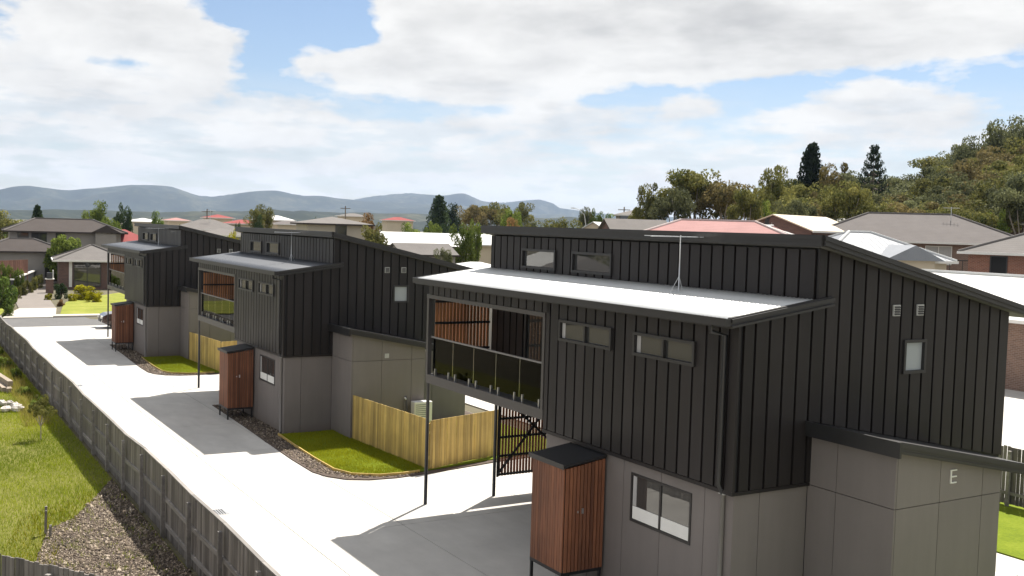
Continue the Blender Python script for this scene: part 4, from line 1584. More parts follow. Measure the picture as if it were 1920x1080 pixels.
# --- trees that stand out one by one
TL = [
    ('gum_tree', 'slender gum tree with bare pale limbs at the left end of the wood', 1213, 345, 118, 62, 'gum', 'gum'),
    ('gum_tree', 'large spreading gum tree behind the pink roof', 1302, 316, 122, 140, 'gum', 'gum'),
    ('gum_tree', 'second large gum tree behind the pink roof, beside the spreading one', 1362, 322, 120, 120, 'gum', 'gum_brown'),
    ('gum_tree', 'dark gum tree behind the left end of the pink roof', 1262, 348, 116, 95, 'gum', 'gum_grey'),
    ('gum_tree', 'rounded gum tree left of the dark cypress', 1443, 312, 128, 85, 'gum', 'gum'),
    ('gum_tree', 'low gum tree between pink roof and brick gable', 1405, 352, 112, 80, 'gum', 'gum'),
    ('gum_tree', 'low grey gum tree in front of the dark cypress', 1490, 360, 110, 75, 'gum', 'gum_grey'),
    ('gum_tree', 'wide gum tree in front of the layered pine', 1590, 335, 112, 110, 'gum', 'gum'),
    ('gum_tree', 'brown gum tree right of the dark cypress', 1560, 308, 135, 80, 'gum', 'gum_brown'),
    ('cypress_tree', 'tall dark cypress standing above the wood', 1516, 268, 140, 112, 'conifer', 'conifer'),
    ('bunya_pine', 'dark layered pine with whorled branches above the wood', 1632, 276, 148, 84, 'bunya', 'conifer'),
    ('gum_tree', 'thin tall gum tree rising from the crest of the wood', 1812, 250, 178, 78, 'gum', 'gum_grey'),
    ('gum_tree', 'tallest gum tree on the crest of the wood', 1893, 214, 176, 105, 'gum', 'gum_grey'),
    ('gum_tree', 'broad gum tree below the tallest one on the crest', 1850, 282, 170, 95, 'gum', 'gum'),
    ('garden_tree', 'light green garden tree beside the chimney', 1868, 388, 108, 62, 'broad', 'bright'),
    ('garden_tree', 'yellow green garden tree in front of the rounded gum', 1440, 372, 105, 40, 'broad', 'bright'),
    # middle distance
    ('garden_tree', 'bushy brown green tree left of the street lamp', 1052, 396, 150, 95, 'broad', 'gum'),
    ('garden_tree', 'dark green tree right of the street lamp', 1118, 388, 155, 45, 'broad', 'mid'),
    ('garden_tree', 'green tree behind the white gable roof', 1146, 398, 150, 46, 'broad', 'mid'),
    ('garden_tree', 'small olive tree beside the street lamp', 1100, 385, 175, 36, 'gum', 'gum_grey'),
    ('pine_tree', 'large dark pine with ragged top beyond the white roof', 822, 366, 230, 84, 'conifer', 'dark'),
    ('pine_tree', 'second dark pine joined to the large ragged one', 842, 378, 235, 52, 'broad', 'conifer'),
    ('gum_tree', 'brownish gum tree right of the dark pines', 890, 374, 250, 75, 'gum', 'gum_brown'),
    ('gum_tree', 'olive gum tree at the middle of the gum row', 930, 376, 255, 75, 'gum', 'gum'),
    ('gum_tree', 'olive gum tree at the end of the gum row', 975, 380, 260, 62, 'gum', 'gum'),
    ('garden_tree', 'bright yellow green tree behind the white roof', 960, 376, 175, 62, 'broad', 'bright'),
    ('garden_tree', 'bright green tree below the dark pines', 812, 412, 175, 52, 'broad', 'bright'),
    ('garden_tree', 'bright green bush left of the dark pines', 768, 415, 185, 55, 'broad', 'bright'),
    ('garden_tree', 'tall yellow green tree rising through the white roof', 866, 405, 112, 58, 'broad', 'bright'),
    ('garden_tree', 'second yellow green tree beside the one in the white roof', 890, 408, 120, 44, 'broad', 'bright'),
    ('garden_tree', 'pinkish brown tree at the corner of the pale roofed unit', 958, 405, 150, 60, 'broad', 'autumn'),
    ('garden_tree', 'grey green shrub in front of the white roof', 832, 456, 96, 44, 'broad', 'gum_grey'),
    ('garden_tree', 'wide olive tree right of the beige house', 700, 414, 108, 78, 'broad', 'gum'),
    ('garden_tree', 'rusty brown tree above the beige house', 686, 396, 170, 52, 'broad', 'autumn'),
    ('garden_tree', 'round dark tree above the beige house roof', 592, 397, 190, 25, 'broad', 'dark'),
    ('gum_tree', 'flat topped gum tree standing alone among the far roofs', 488, 380, 170, 46, 'gum', 'gum'),
    ('garden_tree', 'small dark tree below the flat topped gum', 486, 400, 165, 26, 'broad', 'dark'),
    ('garden_tree', 'small dark round tree among the far roofs', 446, 407, 190, 20, 'broad', 'dark'),
    ('garden_tree', 'yellow tree behind the upper roof of the middle unit', 437, 426, 105, 34, 'broad', 'yellow'),
    ('garden_tree', 'green tree behind the street end unit', 295, 393, 165, 36, 'broad', 'mid'),
    ('garden_tree', 'low green bush behind the street end unit', 342, 410, 160, 28, 'broad', 'mid'),
    ('garden_tree', 'tall dark green tree right of the grey house', 232, 377, 165, 44, 'broad', 'dark'),
    ('garden_tree', 'tall light green tree behind the grey house', 180, 373, 168, 58, 'broad', 'bright'),
    ('garden_tree', 'light green tree between grey house and dark tree', 208, 400, 160, 52, 'broad', 'bright'),
    ('spruce_tree', 'small dark spruce behind the grey house roof', 70, 384, 175, 46, 'conifer', 'dark'),
    ('garden_tree', 'wide olive tree left of the grey house', 12, 392, 150, 80, 'broad', 'gum'),
    ('garden_tree', 'olive tree between the wide olive tree and the spruce', 40, 402, 155, 44, 'broad', 'mid'),
]
for (n, l, px, yt, D, w, k, lf) in TL:
    tree_px(n, l, px, yt, D, w * (1.15 if k == 'gum' else 1.02), k, lf, var=2 if 'crest' in l else None)
# --- front gardens over the street
SL = [
    ('garden_tree', 'round pale green tree in front of the grey house', 122, 437, 128, 72, 'ball', 'bright', 'tree'),
    ('shrub', 'large leafy green bush at the driveway corner', 0, 500, 92, 62, 'shrub', 'mid', 'shrub'),
    ('shrub', 'dark green upright bush beside the letterbox pillar', 113, 522, 103, 32, 'shrub', 'dark', 'shrub'),
    ('shrub', 'wide golden yellow shrub under the brick house window', 163, 527, 101, 66, 'shrub', 'yellow', 'shrub'),
    ('shrub', 'low golden shrub in front of the wide golden one', 176, 540, 98, 34, 'shrub', 'yellow', 'shrub'),
    ('shrub', 'small golden shrub beside the dark upright bush', 136, 546, 99, 20, 'shrub', 'yellow', 'shrub'),
    ('shrub', 'small golden shrub at the asphalt edge', 92, 546, 101, 18, 'shrub', 'yellow', 'shrub'),
    ('shrub', 'small grey bush at the point of the lawn', 114, 558, 94, 18, 'shrub', 'autumn', 'shrub'),
    ('shrub', 'low green shrub beside the mown verge', 16, 566, 84, 26, 'shrub', 'mid', 'shrub'),
    ('shrub', 'bright lime shrub beside the large leafy bush', 26, 530, 97, 20, 'shrub', 'bright', 'shrub'),
]
for (n, l, px, yt, D, w, k, lf, cat) in SL:
    tree_px(n, l, px, yt, D, w, k, lf, cat=cat)
for i in range(5):
    tree_px('hedge_shrub', 'rounded shrub in the hedge along the asphalt driveway', 34 + i * 10, 528 - i * 5.5, 103 + i * 4, 19, 'shrub', 'gum', 'hedge shrubs by the driveway', cat='shrub')
for i in range(5):
    tree_px('flowering_shrub', 'pale flowering shrub behind the brown side fence', 2 + i * 9, 478 + i * 4, 112, 18, 'shrub', 'bright', 'pale shrubs behind the brown fence', cat='shrub')
tree_px('shrub', 'bright lime shrub on the white roof side of the pale roofed unit', 905, 481, 62, 32, 'shrub', 'bright', cat='shrub', base=2.6)
# sapling on the vacant block
p = at_plane(77, 823, 2, gz(-23.6))
plant('sapling', 'thin young tree standing in the uncut grass by the fence', (p[0], p[1], gz(p[0]) - .03), 1.45, .75, 'gum', 'gum', None, cat='sapling')
p = at_plane(40, 690, 2, gz(-41))
for i in range(6):
    plant('weed_bush', 'yellow green weed bush in the shade of the long fence', (-29 - i * 4.3, -7.1 - .1 * (i % 2), gz(-30 - i * 4) - .05), random.uniform(.45, .8), random.uniform(.6, .9), 'shrub', 'bright', 'weed bushes along the fence', cat='shrub')
# ------------------------------------------------------------------ neighbouring houses
def brickmat(name, c1, c2, mortar, s=1.0):
    m, T, bs, _ = new_mat(name)
    tc = nd(T, 'ShaderNodeTexCoord')
    geo = nd(T, 'ShaderNodeNewGeometry')
    sp = nd(T, 'ShaderNodeSeparateXYZ')
    T.links.new(tc.outputs['Object'], sp.inputs[0])
    cb = nd(T, 'ShaderNodeCombineXYZ')
    T.links.new(mth(T, 'ADD', sp.outputs[0], sp.outputs[1]), cb.inputs[0])
    T.links.new(sp.outputs[2], cb.inputs[1])
    b = nd(T, 'ShaderNodeTexBrick')
    b.inputs['Scale'].default_value = 1.0
    b.inputs['Brick Width'].default_value = .24 * s
    b.inputs['Row Height'].default_value = .086 * s
    b.inputs['Mortar Size'].default_value = .008 * s
    b.inputs['Color1'].default_value = (*c1, 1)
    b.inputs['Color2'].default_value = (*c2, 1)
    b.inputs['Mortar'].default_value = (*mortar, 1)
    T.links.new(cb.outputs[0], b.inputs[0])
    T.links.new(b.outputs[0], bs.inputs['Base Color'])
    bs.inputs['Roughness'].default_value = .9


brickmat('brick_red', (.22, .085, .055), (.30, .12, .075), (.34, .28, .24))
brickmat('brick_brown', (.17, .10, .075), (.24, .145, .105), (.30, .25, .21))
brickmat('brick_dark', (.10, .055, .045), (.15, .08, .06), (.20, .16, .14))
simple('render_beige', (.46, .41, .34), .85, .06, 1.0)
simple('render_grey', (.30, .28, .26), .85, .06, 1.0)
simple('render_cream', (.60, .52, .40), .85, .06, 1.0)
simple('tile_white', (.48, .40, .38), .8, .08, 3)
simple('white_trim', (.74, .72, .68), .6, .05, 3)
simple('timber_fence_brown', (.16, .075, .05), .8, .15, 3, .2)


def roofmat(name, c, kind='tile', spec=.12, rough=.85):
    m, T, bs, _ = new_mat(name)
    p = geo_pos(T)
    sp = nd(T, 'ShaderNodeSeparateXYZ')
    T.links.new(p, sp.inputs[0])
    course = mth(T, 'FRACT', mth(T, 'MULTIPLY', sp.outputs[2], 7.5))
    n = noise(T, p, .8, 5, .6)
    n2 = noise(T, p, 14, 4, .6)
    f = mth(T, 'MULTIPLY_ADD', mth(T, 'SUBTRACT', n, .5), .35, 1.0)
    f = mth(T, 'MULTIPLY', f, mth(T, 'MULTIPLY_ADD', mth(T, 'SUBTRACT', n2, .5), .3, 1.0))
    if name.startswith('tile'):
        bump(T, bs, course, .6, .04)
        f = mth(T, 'MULTIPLY', f, mth(T, 'MULTIPLY_ADD', course, .16, .92))
    v = nd(T, 'ShaderNodeVectorMath', operation='SCALE')
    v.inputs[0].default_value = c
    T.links.new(f, v.inputs['Scale'])
    T.links.new(v.outputs[0], bs.inputs['Base Color'])
    bs.inputs['Roughness'].default_value = rough
    bs.inputs['Specular IOR Level'].default_value = spec


roofmat('tile_grey', (.145, .132, .127))
roofmat('tile_dark', (.070, .060, .056))
roofmat('tile_pale', (.17, .158, .15))
roofmat('metal_blue_grey', (.24, .255, .28), spec=.25, rough=.5)
roofmat('metal_white', (.62, .62, .60), spec=.3, rough=.5)
roofmat('tile_pink', (.35, .20, .19))
roofmat('tile_red', (.27, .075, .072))


def house(label, pos, rz, w, d, eave, ridge, roof, wallm, roofm, group=None, over=.5, hiplen=None, windows=(), trim='white_trim', ridge_cap=None, base=-1.5, chimney=None, extra_gable=None, cat='house', sheets=0):
    """local x along the ridge (width w), y depth d; local origin at the ground under the centre"""
    t = empty('house', pos, rz, label, cat, group)
    MB().box(-w / 2, w / 2, -d / 2, d / 2, base, eave).build('wall', wallm, t)
    X, Y = w / 2 + over, d / 2 + over
    hl = (d / 2 + over) if hiplen is None else hiplen
    r = MB()
    z0, z1 = eave - .02, ridge
    th = .10
    n = 0
    if roof == 'hip':
        pts = [(-X, -Y, z0), (X, -Y, z0), (X, Y, z0), (-X, Y, z0), (-X + hl, 0, z1), (X - hl, 0, z1)]
        r.v = pts + [(x, y, z - th) for x, y, z in pts[:4]]
        r.f = [(0, 1, 5, 4), (2, 3, 4, 5), (1, 2, 5), (3, 0, 4), (0, 6, 7, 1), (1, 7, 8, 2), (2, 8, 9, 3), (3, 9, 6, 0), (6, 9, 8, 7)]
        ends = [(0, 4), (1, 5), (2, 5), (3, 4), (4, 5)]
    else:
        pts = [(-X, -Y, z0), (X, -Y, z0), (X, Y, z0), (-X, Y, z0), (-X, 0, z1), (X, 0, z1)]
        r.v = pts + [(x, y, z - th) for x, y, z in pts]
        r.f = [(0, 1, 5, 4), (2, 3, 4, 5), (6, 10, 11, 7), (8, 11, 10, 9), (0, 6, 7, 1), (2, 8, 9, 3), (0, 4, 10, 6), (4, 3, 9, 10), (1, 7, 11, 5), (5, 11, 8, 2)]
        ends = [(4, 5)]
        for sx in (-w / 2, w / 2 - .1):
            g = MB()
            g.v = [(sx, -d / 2, eave), (sx, d / 2, eave), (sx, 0, z1 - .15), (sx + .1, -d / 2, eave), (sx + .1, d / 2, eave), (sx + .1, 0, z1 - .15)]
            g.f = [(0, 1, 2), (3, 5, 4), (0, 2, 5, 3), (1, 4, 5, 2), (0, 3, 4, 1)]
            g.build('gable', wallm, t)
    ro = r.build('roof', roofm, t)
    if ridge_cap:
        for a, b in ends:
            MB().tube([tuple(np.array(pts[a]) + (0, 0, .03)), tuple(np.array(pts[b]) + (0, 0, .03))], .10, 6).build('ridge_cap', ridge_cap, ro)
    gt = MB()
    gt.box(-X - .08, X + .08, -Y - .10, -Y - .001, z0 - .16, z0 + .01)
    gt.box(-X - .08, X + .08, Y + .001, Y + .10, z0 - .16, z0 + .01)
    if roof == 'hip':
        gt.box(-X - .10, -X - .001, -Y, Y, z0 - .16, z0 + .01)
        gt.box(X + .001, X + .10, -Y, Y, z0 - .16, z0 + .01)
    gt.build('gutter', trim, ro)
    if sheets:                                   # standing ribs of a metal roof on the two long slopes
        for k in range(sheets):
            x = -X + hl * .98 * 0 + (k + .5) * 2 * X / sheets
            f = 1.0 if roof != 'hip' else max(0.0, min(1.0, (X - abs(x)) / hl))
            for sy in (-1, 1):
                MB().bar((x, sy * Y, z0 + .006), (x, sy * Y * (1 - f), z0 + (z1 - z0) * f + .006), .04, .012).build('rib', roofm, ro)
    for (face, s0, s1, a, b, kind) in windows:
        f = MB()
        p = MB()
        fw = .07
        n_ = 2 if s1 - s0 > 1.3 else 1
        if face in ('f', 'b'):
            sy = -1 if face == 'f' else 1
            q = sy * d / 2

            def bx(m, u0, u1, e0, e1, h0, h1):
                ya, yb = sorted((q + sy * e0, q + sy * e1))
                m.box(u0, u1, ya, yb, h0, h1)
        else:
            sx = -1 if face == 'l' else 1
            q = sx * w / 2

            def bx(m, u0, u1, e0, e1, h0, h1):
                xa, xb = sorted((q + sx * e0, q + sx * e1))
                m.box(xa, xb, u0, u1, h0, h1)
        bx(f, s0, s1, .0, .08, b - fw, b)
        bx(f, s0, s1, .0, .08, a, a + fw)
        bx(f, s0, s0 + fw, .0, .08, a + fw, b - fw)
        bx(f, s1 - fw, s1, .0, .08, a + fw, b - fw)
        if n_ == 2:
            mid = (s0 + s1) / 2
            bx(f, mid - fw / 2, mid + fw / 2, .0, .07, a + fw, b - fw)
        fo = f.build('door' if kind == 'door' else 'window', 'dark_grille' if kind in ('dark', 'door') else trim, t)
        bx(p, s0 + fw, s1 - fw, .01, .03, a + fw, b - fw)
        p.build('pane', {'curtain': 'curtain', 'door': 'dark_room', 'white': 'white_trim'}.get(kind, 'win_glass'), fo)
    if chimney:
        cx, cy, ch = chimney
        MB().box(cx - .45, cx + .45, cy - .3, cy + .3, eave, ch).build('chimney', wallm, ro)
    if extra_gable:
        gx, gw, gh, gd = extra_gable
        e = MB()
        y1 = -Y - gd
        e.v = [(gx - gw, y1, z0), (gx + gw, y1, z0), (gx, y1, z0 + gh), (gx - gw, 0, z0), (gx + gw, 0, z0), (gx, 0, z0 + gh)]
        e.f = [(0, 2, 5, 3), (1, 4, 5, 2), (0, 1, 2), (0, 3, 4, 1)]
        e.build('porch_gable', roofm, ro)
        MB().box(gx - gw + .5, gx + gw - .5, y1 + .4, -d / 2, base, eave).build('porch_wall', wallm, t)
    return t


def hpos(px, D, base=None):
    p = at_dist(px, D)
    return (p[0], p[1], float(terrain(p[0], p[1])) if base is None else base)


def view_rot(px, extra=0.0):                 # local -Y turned towards the camera column px
    d = ray(px, 430)
    return math.atan2(d[1], d[0]) - math.pi / 2 + extra


# right hand group
house('brown brick house with wide white metal roof beside the pale forecourt', (-13.5, 39.2, .05), 0, 26, 8.0, 3.45, 5.35, 'gable', 'brick_brown', 'metal_white', over=.6, ridge_cap='metal_white', sheets=30,
      windows=[('f', -8, -6, 1.0, 2.4, 'dark'), ('f', -2, .2, .9, 2.4, 'dark')])
p = hpos(1998, 82)
h0 = p[2]
house('red brick house with pale grey hip roof and dark open doorway', p, view_rot(1965, R(-8)), 10.6, 9.0, ht(1835, 472, 78) - h0, ht(1960, 425, 82) - h0, 'hip', 'brick_red', 'tile_pale', over=.55, ridge_cap='tile_pale',
      windows=[('f', -3.9, -2.8, -1.0, ht(1835, 472, 78) - h0 - .25, 'door'), ('f', -1.2, 1, .4, 1.8, 'dark')], base=-4)
p = hpos(1612, 76)
h0 = p[2]
house('cream walled house with sunlit blue grey metal hip roof', p, view_rot(1612, R(30)), 8.8, 7.2, ht(1700, 487, 74) - h0, ht(1600, 435, 76) - h0, 'hip', 'render_cream', 'metal_blue_grey', over=.45, ridge_cap='metal_white', base=-4, sheets=22,
      windows=[('f', 1.8, 3.2, .8, 2.0, 'dark')], extra_gable=(1.2, 2.2, 1.0, .9))
p = hpos(1705, 104)
h0 = p[2]
ev = ht(1740, 453, 99) - h0
house('large brown brick house with wide grey tiled hip roof and curtained windows', p, view_rot(1705, R(4)), 18.5, 11.0, ev, ht(1700, 401, 104) - h0, 'hip', 'brick_brown', 'tile_grey', over=.6, hiplen=6.2, ridge_cap='tile_pale', base=-4,
      windows=[('f', 1.0, 3.2, ev - 2.0, ev - .35, 'curtain'), ('f', -2.2, -.9, ev - 1.6, ev - .35, 'white'), ('f', 5.4, 7.2, ev - 2.4, ev - .2, 'white'), ('f', -6.8, -5.2, ev - 1.6, ev - .35, 'curtain')])
p = hpos(1900, 118)
h0 = p[2]
house('dark brick house with chimney behind the large grey roof', p, view_rot(1900, R(-5)), 16, 8, ht(1880, 418, 114) - h0, ht(1850, 402, 118) - h0, 'gable', 'brick_dark', 'tile_grey', over=.5, base=-4, chimney=(1.0, -3.6, ht(1905, 397, 114) - h0),
      windows=[('f', -4, -2.6, .8, 1.9, 'white')])
p = hpos(1500, 100)
h0 = p[2]
house('brick gable house with black satellite dish and cream roof', p, view_rot(1500, R(62)), 9.5, 7.2, ht(1500, 432, 98) - h0, ht(1520, 404, 98) - h0, 'gable', 'brick_dark', 'render_cream', over=.35, base=-4)
p = hpos(1575, 112)
h0 = p[2]
house('low house with bright white roof behind the brick gable', p, view_rot(1575), 9.0, 6, ht(1570, 425, 112) - h0, ht(1570, 409, 112) - h0, 'gable', 'brick_dark', 'metal_white', over=.4, base=-4)
p = hpos(1345, 88)
h0 = p[2]
house('house with faded pink tiled hip roof and pale ridge caps', p, view_rot(1345, R(-4)), 12.2, 8.6, ht(1345, 447, 85) - h0, ht(1345, 414, 88) - h0, 'hip', 'brick_brown', 'tile_pink', over=.5, hiplen=3.6, ridge_cap='tile_white', base=-4)
house('small wing with faded pink hip roof beside the larger pink roof', hpos(1440, 89), view_rot(1440, R(-4)), 5.2, 6.0, ht(1440, 447, 86) - hpos(1440, 89)[2], ht(1440, 423, 88) - hpos(1440, 89)[2], 'hip', 'brick_brown', 'tile_pink', over=.4, ridge_cap='white_trim', base=-4)
p = hpos(1190, 112)
h0 = p[2]
house('brown house with light grey gable roof left of the pink roof', p, view_rot(1190, R(18)), 6.2, 5.0, ht(1190, 435, 110) - h0, ht(1190, 411, 112) - h0, 'gable', 'brick_dark', 'tile_pale', over=.35, base=-4)
p = hpos(1119, 120)
h0 = p[2]
house('small house with bright white gable roof among the trees', p, view_rot(1119, R(80)), 5, 3.4, ht(1119, 435, 119) - h0, ht(1119, 416, 120) - h0, 'gable', 'render_cream', 'metal_white', over=.25, base=-4)
p = hpos(1188, 165)
h0 = p[2]
house('distant dark roofed house with long verandah windows beside the slender gum', p, view_rot(1188), 5.6, 5, ht(1188, 403, 163) - h0, ht(1188, 394, 165) - h0, 'hip', 'render_grey', 'tile_pale', over=.4, base=-6, windows=[('f', -2.2, 2.2, ht(1188, 412, 163) - h0, ht(1188, 404, 163) - h0, 'dark')])
# middle group
p = hpos(622, 116)
h0 = p[2]
ev = ht(622, 419, 112) - h0
house('beige two storey house with grey hip roof beyond the middle unit', p, view_rot(622, R(12)), 6.6, 6.6, ev, ht(622, 406, 116) - h0, 'hip', 'render_beige', 'tile_pale', over=.5, trim='tile_dark',
      windows=[('f', -.3, .9, ev - 1.25, ev - .15, 'dark'), ('r', -1.8, -.4, ev - 1.3, ev - .25, 'dark')])
p = hpos(822, 140)
h0 = p[2]
house('long low house with glaring white roof behind the green trees', p, view_rot(822, R(-6)), 14.6, 7, ht(822, 461, 137) - h0, ht(822, 437, 140) - h0, 'gable', 'render_grey', 'metal_white', over=.5, trim='tile_dark', sheets=18)
p = hpos(790, 104)
h0 = p[2]
house('low shed with pale grey roof below the white roof', p, view_rot(790, R(25)), 5.6, 4.2, ht(790, 477, 102) - h0, ht(790, 456, 104) - h0, 'gable', 'render_grey', 'tile_pale', over=.3, trim='tile_dark')
p = hpos(905, 128)
h0 = p[2]
house('small cream cottage with white roof right of the yellow green trees', p, view_rot(905, R(-20)), 4.6, 4, ht(905, 458, 127) - h0, ht(905, 449, 128) - h0, 'gable', 'render_cream', 'metal_white', over=.4, windows=[('f', -.9, .5, ht(905, 471, 126) - h0, ht(905, 463, 126) - h0, 'dark')])
p = hpos(893, 58, 0.05)
house('low white roofed house just beyond the pale roofed unit', p, view_rot(893, R(12)), 4.6, 4, ht(893, 510, 56) - .05, ht(893, 491, 58) - .05, 'hip', 'render_grey', 'metal_white', over=.3, trim='tile_dark')
p = hpos(388, 150)
h0 = p[2]
house('house with pale brown hip roof beyond the street end unit', p, view_rot(388, R(10)), 8.2, 6.5, ht(388, 430, 148) - h0, ht(388, 411, 150) - h0, 'hip', 'render_beige', 'tile_pale', over=.5)
p = hpos(415, 118)
h0 = p[2]
house('low house with white edged grey roof beside the yellow tree', p, view_rot(415, R(10)), 5.2, 5, ht(415, 440, 117) - h0, ht(415, 428, 118) - h0, 'hip', 'render_grey', 'tile_pale', over=.3)
for (px, D, w, ye, yr, rm, lab) in ((408, 215, 4.6, 408, 402, 'tile_red', 'far house with orange roof beside the small round tree'), (330, 230, 4.4, 413, 408, 'tile_pink', 'far house with pink roof behind the street end unit'),
                                    (512, 205, 6.5, 412, 404, 'metal_white', 'far white gabled house beside the flat topped gum'), (540, 200, 5.2, 420, 413, 'tile_grey', 'far low grey roofed house right of the flat topped gum'),
                                    (455, 195, 5.8, 419, 412, 'tile_red', 'far brown red roof left of the flat topped gum'), (745, 230, 5.8, 413, 407, 'tile_red', 'far red roof beside the rusty tree'),
                                    (660, 240, 5.8, 405, 400, 'tile_pale', 'far pale roof above the beige house'), (268, 220, 5, 415, 409, 'metal_white', 'far white roof between the dark tree and the street end unit')):
    p = hpos(px, D)
    house(lab, p, view_rot(px, R(15)), w, 4.5, ht(px, ye, D) - p[2], ht(px, yr, D) - p[2], 'hip', 'render_cream', rm, over=.4, base=-8)
# over the street on the left
p = hpos(120, 142)
h0 = p[2]
e2 = ht(120, 434, 138) - h0
house('grey two storey house with dark tiled hip roof over the street', p, view_rot(120, R(4)), 12.4, 8.5, e2, ht(120, 411, 142) - h0, 'hip', 'render_grey', 'tile_dark', over=.7, hiplen=3.6, trim='tile_dark', ridge_cap='tile_pale',
      windows=[('f', -5.4, -4.2, e2 - 1.5, e2 - .2, 'dark'), ('f', -3.9, -2.2, e2 - 1.8, e2 - .15, 'dark'), ('f', -1.2, -.2, e2 - 1.5, e2 - .2, 'dark'), ('f', 3.6, 5.2, e2 - 1.5, e2 - .35, 'dark'), ('f', -1.6, .2, .1, 2.0, 'door')],
      extra_gable=(4.4, 1.7, .9, .5))
p2 = hpos(40, 132)
e1 = ht(40, 470, 130) - p2[2]
house('single storey wing with dark tiled roof joined to the grey house', p2, view_rot(40, R(4)), 8.6, 6, e1, ht(60, 448, 132) - p2[2], 'hip', 'render_grey', 'tile_dark', over=.5, trim='tile_dark', ridge_cap='tile_pale', windows=[('f', 2.2, 4.0, .2, e1 - .3, 'dark')])
p = hpos(172, 121)
h0 = p[2]
e1 = ht(140, 488, 117) - h0
house('brick house with grey tiled hip roof and large dark window over the street', p, view_rot(172, R(3)), 6.6, 6.4, e1, ht(185, 460, 121) - h0, 'hip', 'brick_dark', 'tile_pale', over=.55, ridge_cap='tile_pale',
      windows=[('f', -1.9, .75, .25, e1 - .15, 'dark'), ('f', -2.35, -2.05, .2, e1 - .1, 'white')], extra_gable=None)
p = hpos(232, 142)
house('house with bright red tiled roof beyond the street end unit', p, view_rot(232, R(20)), 6.4, 6, ht(232, 459, 140) - p[2], ht(225, 430, 142) - p[2], 'hip', 'render_cream', 'tile_red', over=.5)


# added houses and trees, out of view, for the windows to reflect
for (x, y, rz, w, rm, wm, lab) in ((-62, -36, 20, 13, 'tile_pale', 'render_cream', 'cream house with grey hip roof across the vacant block'), (-84, -48, 10, 14, 'metal_white', 'brick_brown', 'brick house with white hip roof across the vacant block'), (-40, -40, -8, 12, 'tile_pink', 'brick_red', 'red brick house with pink hip roof across the vacant block')):
    house(lab, (x, y, gz(x)), R(rz), w, 8, 3.0, 5.2, 'hip', wm, rm, over=.5, windows=[('b', -3, -1, .9, 2.3, 'dark'), ('b', 2, 4, .9, 2.3, 'dark')])
for (x, y, h, lf) in ((-50, -44, 9, 'mid'), (-73, -50, 10, 'gum'), (-96, -58, 11, 'gum'), (-30, -50, 9, 'bright'), (-108, -46, 10, 'mid'), (-58, -60, 12, 'gum_grey')):
    plant('garden_tree', 'tree among the houses across the vacant block', (x, y, gz(x)), h, h * .8, 'broad', lf, 'trees across the vacant block')


# --- things on and around those houses
def dish(px, py, D):
    p = at_dist(px, D, py)
    t = empty('satellite_dish', tuple(p), view_rot(px), 'black satellite dish on the cream roof by the brick gable', 'dish')
    m = MB()
    n, rr = 16, .62
    m.v = [(0, .12, 0)]
    for q, dep in ((.5, .09), (1.0, 0.0)):
        m.v += [(math.cos(2 * math.pi * k / n) * rr * q, dep, math.sin(2 * math.pi * k / n) * rr * q) for k in range(n)]
    m.f = [(0, 1 + k, 1 + (k + 1) % n) for k in range(n)] + [(1 + k, 1 + n + k, 1 + n + (k + 1) % n, 1 + (k + 1) % n) for k in range(n)]
    m.build('reflector', 'black_steel', t, smooth=True)
    MB().tube([(0, .12, 0), (0, .4, -.5), (0, .4, -1.2)], .04, 6).build('mast', 'galv', t)
    MB().tube([(0, .05, -.45), (0, -.5, 0)], .025, 6).build('feed_arm', 'galv', t)


dish(1447, 418, 96)


def roof_antenna(px, y0, y1, D, label):
    p = at_dist(px, D, y0)
    h = ht(px, y1, D) - p[2]
    t = empty('roof_antenna', tuple(p), view_rot(px), label, 'antenna')
    MB().tube([(0, 0, -.3), (0, 0, h)], .03, 6).build('mast', 'galv', t)
    MB().tube([(-.7, 0, h - .1), (.7, 0, h - .1)], .025, 6).build('boom', 'galv', t)
    for k in range(5):
        MB().tube([(-.6 + k * .3, -.3, h - .09), (-.6 + k * .3, .3, h - .09)], .015, 5).build('element', 'galv', t)


roof_antenna(1783, 408, 388, 103, 'thin antenna standing on the large grey tiled roof')
roof_antenna(394, 412, 393, 149, 'thin antenna standing on the pale brown hip roof')


def lamp(px, ytop, D, label, arm=1.6):
    p = at_dist(px, D)
    z = float(terrain(p[0], p[1]))
    h = ht(px, ytop, D) - z
    t = empty('street_lamp', (p[0], p[1], z), view_rot(px), label, 'street lamp')
    MB().tube([(0, 0, -.2), (0, 0, h * .75), (-.15 * arm, 0, h * .9), (-.6 * arm, 0, h * .985), (-arm, 0, h)], [.09, .07, .06, .05, .04], 8).build('pole', 'galv', t, smooth=True)
    MB().box(-arm - .45, -arm + .1, -.1, .1, h - .05, h + .07).build('lamp_head', 'galv', t)


lamp(1098, 391, 140, 'curved galvanised street lamp among the far trees')


def pole(px, ytop, D, label):
    p = at_dist(px, D)
    z = float(terrain(p[0], p[1]))
    h = ht(px, ytop, D) - z
    t = empty('power_pole', (p[0], p[1], z), view_rot(px), label, 'pole')
    MB().tube([(0, 0, -.3), (0, 0, h)], [.14, .10], 8).build('shaft', 'bark', t)
    MB().box(-1.0, 1.0, -.06, .06, h - .55, h - .42).build('crossarm', 'bark', t)


pole(647, 386, 210, 'wooden power pole beyond the beige house')
pole(388, 392, 200, 'wooden power pole beyond the pale brown roof')
pole(1169, 388, 175, 'wooden power pole beside the distant dark house')

